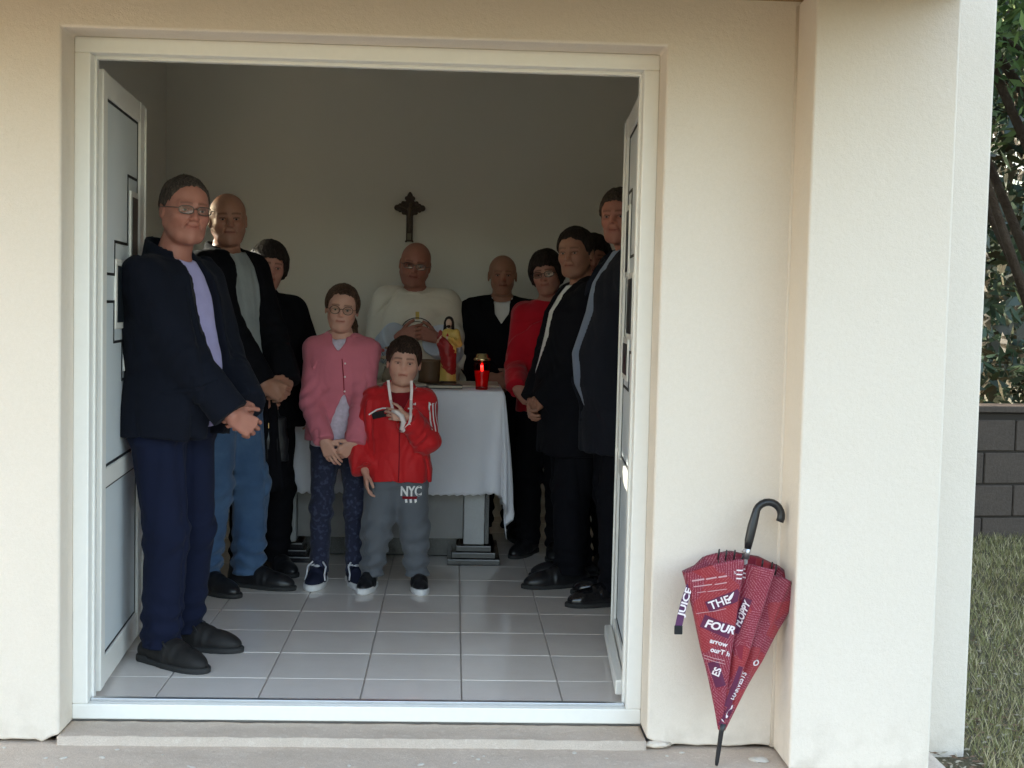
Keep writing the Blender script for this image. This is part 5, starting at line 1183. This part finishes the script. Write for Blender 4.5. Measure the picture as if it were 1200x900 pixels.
    for i in range(4):
        for j in range(4): bm.faces.new((rows[i][j], rows[i][(j+1)%4], rows[i+1][(j+1)%4], rows[i+1][j]))
    bm.faces.new(rows[0]); bm.faces.new(rows[-1][::-1]); strap = bm_obj('strap', bm, mat('strap_fabric', (.10,.03,.10), .6), u)
    tabe = sp[4]; box('strap_tab', tabe[0]-.012, tabe[0]+.012, tabe[1]-.004, tabe[1]+.004, tabe[2]-.022, tabe[2]+.004, M['gasket'], u, .002)
    # printed words, pressed on to the surface from the front
    wm = mat('print_white', (.74,.66,.68), .6)
    inv = T0
    def word(txt, px, pz, size, ang, m=wm, shear=0, bold=0, target=bvh, par=u, sx=1, flat=None):
        cu = bpy.data.curves.new('w', 'FONT'); cu.body = txt; cu.size = size; cu.shear = shear; cu.offset = bold; cu.align_x = 'CENTER'; cu.align_y = 'CENTER'; cu.resolution_u = 3
        ob = bpy.data.objects.new('w', cu); COL.objects.link(ob); me = bpy.data.meshes.new_from_object(ob.evaluated_get(bpy.context.evaluated_depsgraph_get())); bpy.data.objects.remove(ob)
        bm = bmesh.new(); bm.from_mesh(me); bmesh.ops.subdivide_edges(bm, edges=[e_ for e_ in bm.edges if e_.calc_length() > size*.3], cuts=2); c, s_ = math.cos(ang), math.sin(ang); dead = []
        for v in bm.verts:
            x, z = px + (v.co.x*c*sx - v.co.y*s_), pz + (v.co.x*s_*sx + v.co.y*c)
            if flat is not None: v.co = (x, flat, z); continue
            h = target.ray_cast(Vector((x, -1, z)), Vector((0,1,0)))
            if h[0] is None: dead.append(v); continue
            v.co = h[0]+Vector((0,-.0022,0))
        bmesh.ops.delete(bm, geom=dead, context='VERTS'); bm_obj('printed_word', bm, m, par)
    dk = mat('print_dark', (.10,.012,.05), .6)
    def band(x0, z0, x1, z1, w_, m=dk):
        bm = bmesh.new(); N = 14; rows = []; d = unit(V3(x1-x0, 0, z1-z0)); nn = V3(-d[2],0,d[0])*w_/2
        for i in range(N+1):
            row = []
            for sg_ in (-1,-.33,.33,1):
                p = V3(x0+(x1-x0)*i/N, 0, z0+(z1-z0)*i/N)+nn*sg_; h = bvh.ray_cast(Vector((p[0],-1,p[2])), Vector((0,1,0))); row.append(bm.verts.new(h[0]+Vector((0,-.0012,0))) if h[0] is not None else None)
            rows.append(row)
        for i in range(N):
            for j in range(3):
                q = (rows[i][j], rows[i+1][j], rows[i+1][j+1], rows[i][j+1])
                if None not in q: bm.faces.new(q)
        bm_obj('printed_band', bm, m, u)
    # photo pixel (u,v) near the umbrella plane -> local x,z:  scale 0.002455 m per px
    K = .002455
    def q(px, py): 
        dx, dy = (px-838), (py-897); return (dx*K*1.0+.0215*dy*K+ .0 , -dy*K*1.0+.022*dx*K)
    def W(txt, px, py, size, ang, **k):
        x, z = q(px, py); word(txt, x, z, size, R(ang), **k)
    def Bd(p, r, w_, m=dk): a = q(*p); b2 = q(*r); band(a[0], a[1], b2[0], b2[1], w_, m)
    Bd((824,703),(862,686), .034); Bd((819,720),(852,733), .040); Bd((858,735),(872,692), .022)
    Bd((832,770),(842,800), .03) ; Bd((850,825),(866,775), .018); Bd((845,850),(856,828), .030)
    W('THE', 838, 697, .034, 24, bold=.0006); W('FOUR', 839, 727, .033, -12, bold=.0012, shear=.2); W('arrow', 838, 746, .020, -12, bold=.0006); W('ourT h', 840, 757, .020, -12, bold=.0006)
    W('FLOPPY', 866, 712, .023, 72, bold=.0008, shear=.3); W('ES', 837, 782, .028, 72, bold=.0008); W('O', 885, 773, .026, 0, bold=.0008)
    W('HARVESTS', 864, 800, .019, 66, bold=.0005); W('S', 855, 660, .012, 10)
    pm = mat('print_faded', (.52,.30,.33), .6)
    for a_, b_, w_ in (((806,672),(820,669),.0045),((822,669),(834,666),.0045),((836,666),(846,664),.0045),((808,679),(829,675),.003),((832,675),(846,672),.003),((812,686),(822,684),.002),((824,684),(846,680),.002),((812,712),(846,704),.0016),((818,762),(846,768),.002),((820,766),(846,772),.002)): Bd(a_, b_, w_, pm)
    for i in range(3): a, b2 = (857, 657+i*5), (870, 658+i*5); Bd(a, b2, .004, wm)
    # pale feather shapes
    for (px, py, an, l_) in ((851,689,62,.034), (853,831,62,.045), (860,842,10,.018), (858,853,60,.018), (845,842,-50,.014)):
        x, z = q(px, py); bm = bmesh.new(); row = []
        for i in range(9):
            t = i/8; w_ = .32*l_*math.sin(PI*t)**.7*(.5+.5*(1-t)); 
            for sg_ in (-1,1): 
                lx, lz = (t-.5)*l_, sg_*w_*.5; c, s_ = math.cos(R(an)), math.sin(R(an)); h = bvh.ray_cast(Vector((x+lx*c-lz*s_,-1,z+lx*s_+lz*c)), Vector((0,1,0))); row.append(bm.verts.new(h[0]+Vector((0,-.0024,0))) if h[0] is not None else None)
        for i in range(8):
            f_ = (row[2*i], row[2*i+2], row[2*i+3], row[2*i+1])
            if None not in f_: bm.faces.new(f_)
        bm_obj('printed_feather', bm, wm, u)
    mid = (sp[1]+sp[3])/2
    word('JUICE', mid[0]-.001, mid[2], .026, R(75), flat=mid[1]-.0065, par=u, sx=1.35, bold=.0008)
    return u
umbrella()
# ------------------------------------------------------------------ outside right: block wall, grass, trees
M['block'] = mat('grey_block', (.085,.066,.055), .95, .1, bump=[(90,.6,.004,5)], var=[(9,.5,(.065,.052,.045)), (60,.4,(.12,.10,.085))]); M['mortar'] = mat('mortar', (.045,.038,.033), 1, .05)
gw = empty('block_wall', (4.2, 3.75, 0), R(8), 'low grey concrete block wall beyond the grass right of the chapel', 'wall')
bm = bmesh.new(); add_box(bm, -1.45, 6.0, .012, .19, -.15, .70); bm_obj('mortar_core', bm, M['mortar'], gw)
bmk = bmesh.new(); add_box(bmk, -.196, .196, 0, .20, -.094, .094, .006, seg=1); bme = bpy.data.meshes.new('block'); bmk.to_mesh(bme); bmk.free(); bme.materials.append(M['block'])
rb_ = random.Random(2)
for j in range(4):
    for i in range(-3, 15):
        o = bpy.data.objects.new('block', bme); link(o, gw); o.location = (i*.40+(.2 if j % 2 else 0), rb_.uniform(-.003,.003), -.055+j*.2+.02)
for k in range(7):
    o = box('coping', -1.4+k*1.0, -.41+k*1.0, -.02, .22, .706, .745, M['block'], gw, .006)
# grass and litter
def grass():
    rs = np.random.RandomState(5); n = 60000
    x = 2.80+rs.rand(n)**1.3*2.6; y = -1.0+rs.rand(n)*5.2; keep = ~((x < 2.9) & (y > -.2)) | (rs.rand(n) < .5); dens = folds(1, 5, 9)(x, y, 0*x) + .5*np.clip((y-.0)/1.5, -1, 1)
    keep &= (rs.rand(n) < .92); x, y = x[keep], y[keep]; n = len(x)
    z = np.array([-.078 + .012*min(1,max(0,(a-2.5)/.6))*1 for a in x])*0 + (-.078 + .012*np.clip((x-2.5)/.6,0,1)*folds(1,6,5)(x,y,0*x) + .005*np.clip(y,0,3)*np.clip((x-2.5)/.6,0,1))
    h = rs.uniform(.02,.055,n); a = rs.rand(n)*6.28; w = rs.uniform(.0015,.003,n); ln = rs.uniform(.2,.9,n)*h; b = rs.rand(n)*6.28
    P0 = np.stack([x-np.cos(a)*w, y-np.sin(a)*w, z], 1); P1 = np.stack([x+np.cos(a)*w, y+np.sin(a)*w, z], 1); P2 = np.stack([x+np.cos(b)*ln, y+np.sin(b)*ln, z+h], 1)
    V = np.stack([P0,P1,P2], 1).reshape(-1,3); F = np.arange(n*3).reshape(-1,3)
    mi = (rs.rand(n) < .35).astype(int)
    tag(mesh_np('grass', V, F, [mat('grass_green', (.25,.24,.10), .7, .2, var=[(3,.5,(.24,.22,.10))]), mat('grass_dry', (.46,.39,.23), .8, .2)], None, False, mi=mi), kind='stuff')
    n = 5200; x = 2.66+rs.rand(n)**1.5*1.9; y = -1.0+rs.rand(n)**1.2*3.4; z = -.070+rs.rand(n)*.012 + .012*np.clip((x-2.5)/.6,0,1)*folds(1,6,5)(x,y,0*x); a = rs.rand(n)*6.28; l = rs.uniform(.006,.020,n); w = rs.uniform(.0015,.005,n)
    keep = ~((x < 2.79) & (y > -.14)); x,y,z,a,l,w = (q[keep] for q in (x,y,z,a,l,w)); n = len(x)
    c, s = np.cos(a), np.sin(a); T = rs.uniform(-.3,.3,n)*l
    V = np.stack([np.stack([x-c*l, y-s*l, z-T*.3],1), np.stack([x-s*w, y+c*w, z+.004],1), np.stack([x+c*l, y+s*l, z+np.abs(T)],1), np.stack([x+s*w, y-c*w, z],1)], 1).reshape(-1,3)
    tag(mesh_np('leaf_litter', V, np.arange(n*4).reshape(-1,4), [mat('litter_pale', (.30,.255,.18), .85), mat('litter_brown', (.16,.10,.06), .9)], None, False, mi=(rs.rand(n) < .55).astype(int)), kind='stuff')
grass()
# trees
def tree(name, label, x, y, H, tr, crown, n, lsz, cols, seed, group=None, lean=(0,0), dark=False):
    """crown: list of (dx, dy, z, rx, ry, rz) clumps"""
    rs = np.random.RandomState(seed); t = empty(name, (x, y, -.07), 0, label, 'tree', group)
    bm = bmesh.new(); top = V3(lean[0]*H, lean[1]*H, H*.8); pts = [V3(0,0,-.1), V3(.02,0,.05), V3(lean[0]*H*.3, 0, H*.25), V3(lean[0]*H*.6, lean[1]*H*.5, H*.55), top]
    tube(bm, pts, [tr*1.35, tr, tr*.85, tr*.6, tr*.25], 12); bm_obj('trunk', bm, M['bark'], t, True)
    for c in crown[::max(1, len(crown)//9)]:
        s0 = pts[2]+(pts[4]-pts[2])*rs.rand()*.7; e = V3(c[0], c[1], c[2]); m_ = (s0+e)/2+V3(0,0,.1); tube_obj('limb', [s0, m_, e], [tr*.42, tr*.28, tr*.1], M['bark'], t, 7)
    vol = np.array([c[3]*c[4]*c[5] for c in crown]); k = rs.choice(len(crown), n, p=vol/vol.sum()); Cc = np.array(crown)[k]
    d = rs.normal(size=(n,3)); d /= np.linalg.norm(d, axis=1)[:,None]; rr = rs.rand(n)**.45; P = Cc[:,:3]+d*Cc[:,3:]*rr[:,None]
    sub = rs.randint(0, 40, n); P += rs.normal(size=(40,3))[sub]*.05
    a = rs.normal(size=(n,3)); a /= np.linalg.norm(a, axis=1)[:,None]; b = np.cross(a, rs.normal(size=(n,3))); b /= np.linalg.norm(b, axis=1)[:,None]; L = lsz*rs.uniform(.6,1.3,n)[:,None]
    V = np.stack([P-a*L, P-b*L*.38, P+a*L, P+b*L*.38], 1).reshape(-1,3)
    cr = mesh_np('crown', V, np.arange(n*4).reshape(-1,4), cols, t, False, mi=rs.choice(len(cols), n)); cr['kind'] = 'stuff'
    return t
M['bark'] = mat('bark', (.055,.038,.028), .95, .1, bump=[(30,.8,.02,6),(120,.5,.005)], var=[(14,.5,(.09,.07,.055))])
def leaf(nm, c): return mat(nm, c, .45, .4, var=[(2,.4,tuple(q*.6 for q in c))])
LG = [leaf('leaf_green', (.10,.17,.045)), leaf('leaf_light', (.14,.21,.06)), leaf('leaf_deep', (.05,.10,.03))]; LD = [leaf('leaf_dark', (.030,.055,.025)), leaf('leaf_dark_blue', (.028,.050,.032)), leaf('leaf_dark_brown', (.05,.045,.025))]
rt = random.Random(6)
tree('leafy_tree', 'bright green leafy tree whose dark trunk stands at the right edge in the grass', 4.02, 2.15, 4.2, .065, [(rt.uniform(-1.1,1.3), rt.uniform(-.9,1.2), rt.uniform(2.3,4.0), rt.uniform(.28,.5), rt.uniform(.28,.5), rt.uniform(.2,.35)) for _ in range(40)], 26000, .036, LG, 3)
specs = [(4.6,5.2,'dark evergreen tree just behind the block wall'), (6.6,6.2,'dark evergreen tree behind the right part of the block wall'), (6.2,8.6,'far dark evergreen tree seen low between the trunks'), (9.5,9.2,'farthest dark evergreen tree right of the others')]
for i, (x, y, lb) in enumerate(specs):
    tree('evergreen_tree', lb, x, y, 5.2+i*.4, .13, [(rt.uniform(-1.5,1.5), rt.uniform(-1.1,1.1), rt.uniform(.85 if i else .75, 4.9), rt.uniform(.45,.8), rt.uniform(.45,.8), rt.uniform(.3,.55)) for _ in range(46)], 15000, .07+.01*i, LD, 20+i, 'dark evergreen trees behind the block wall')
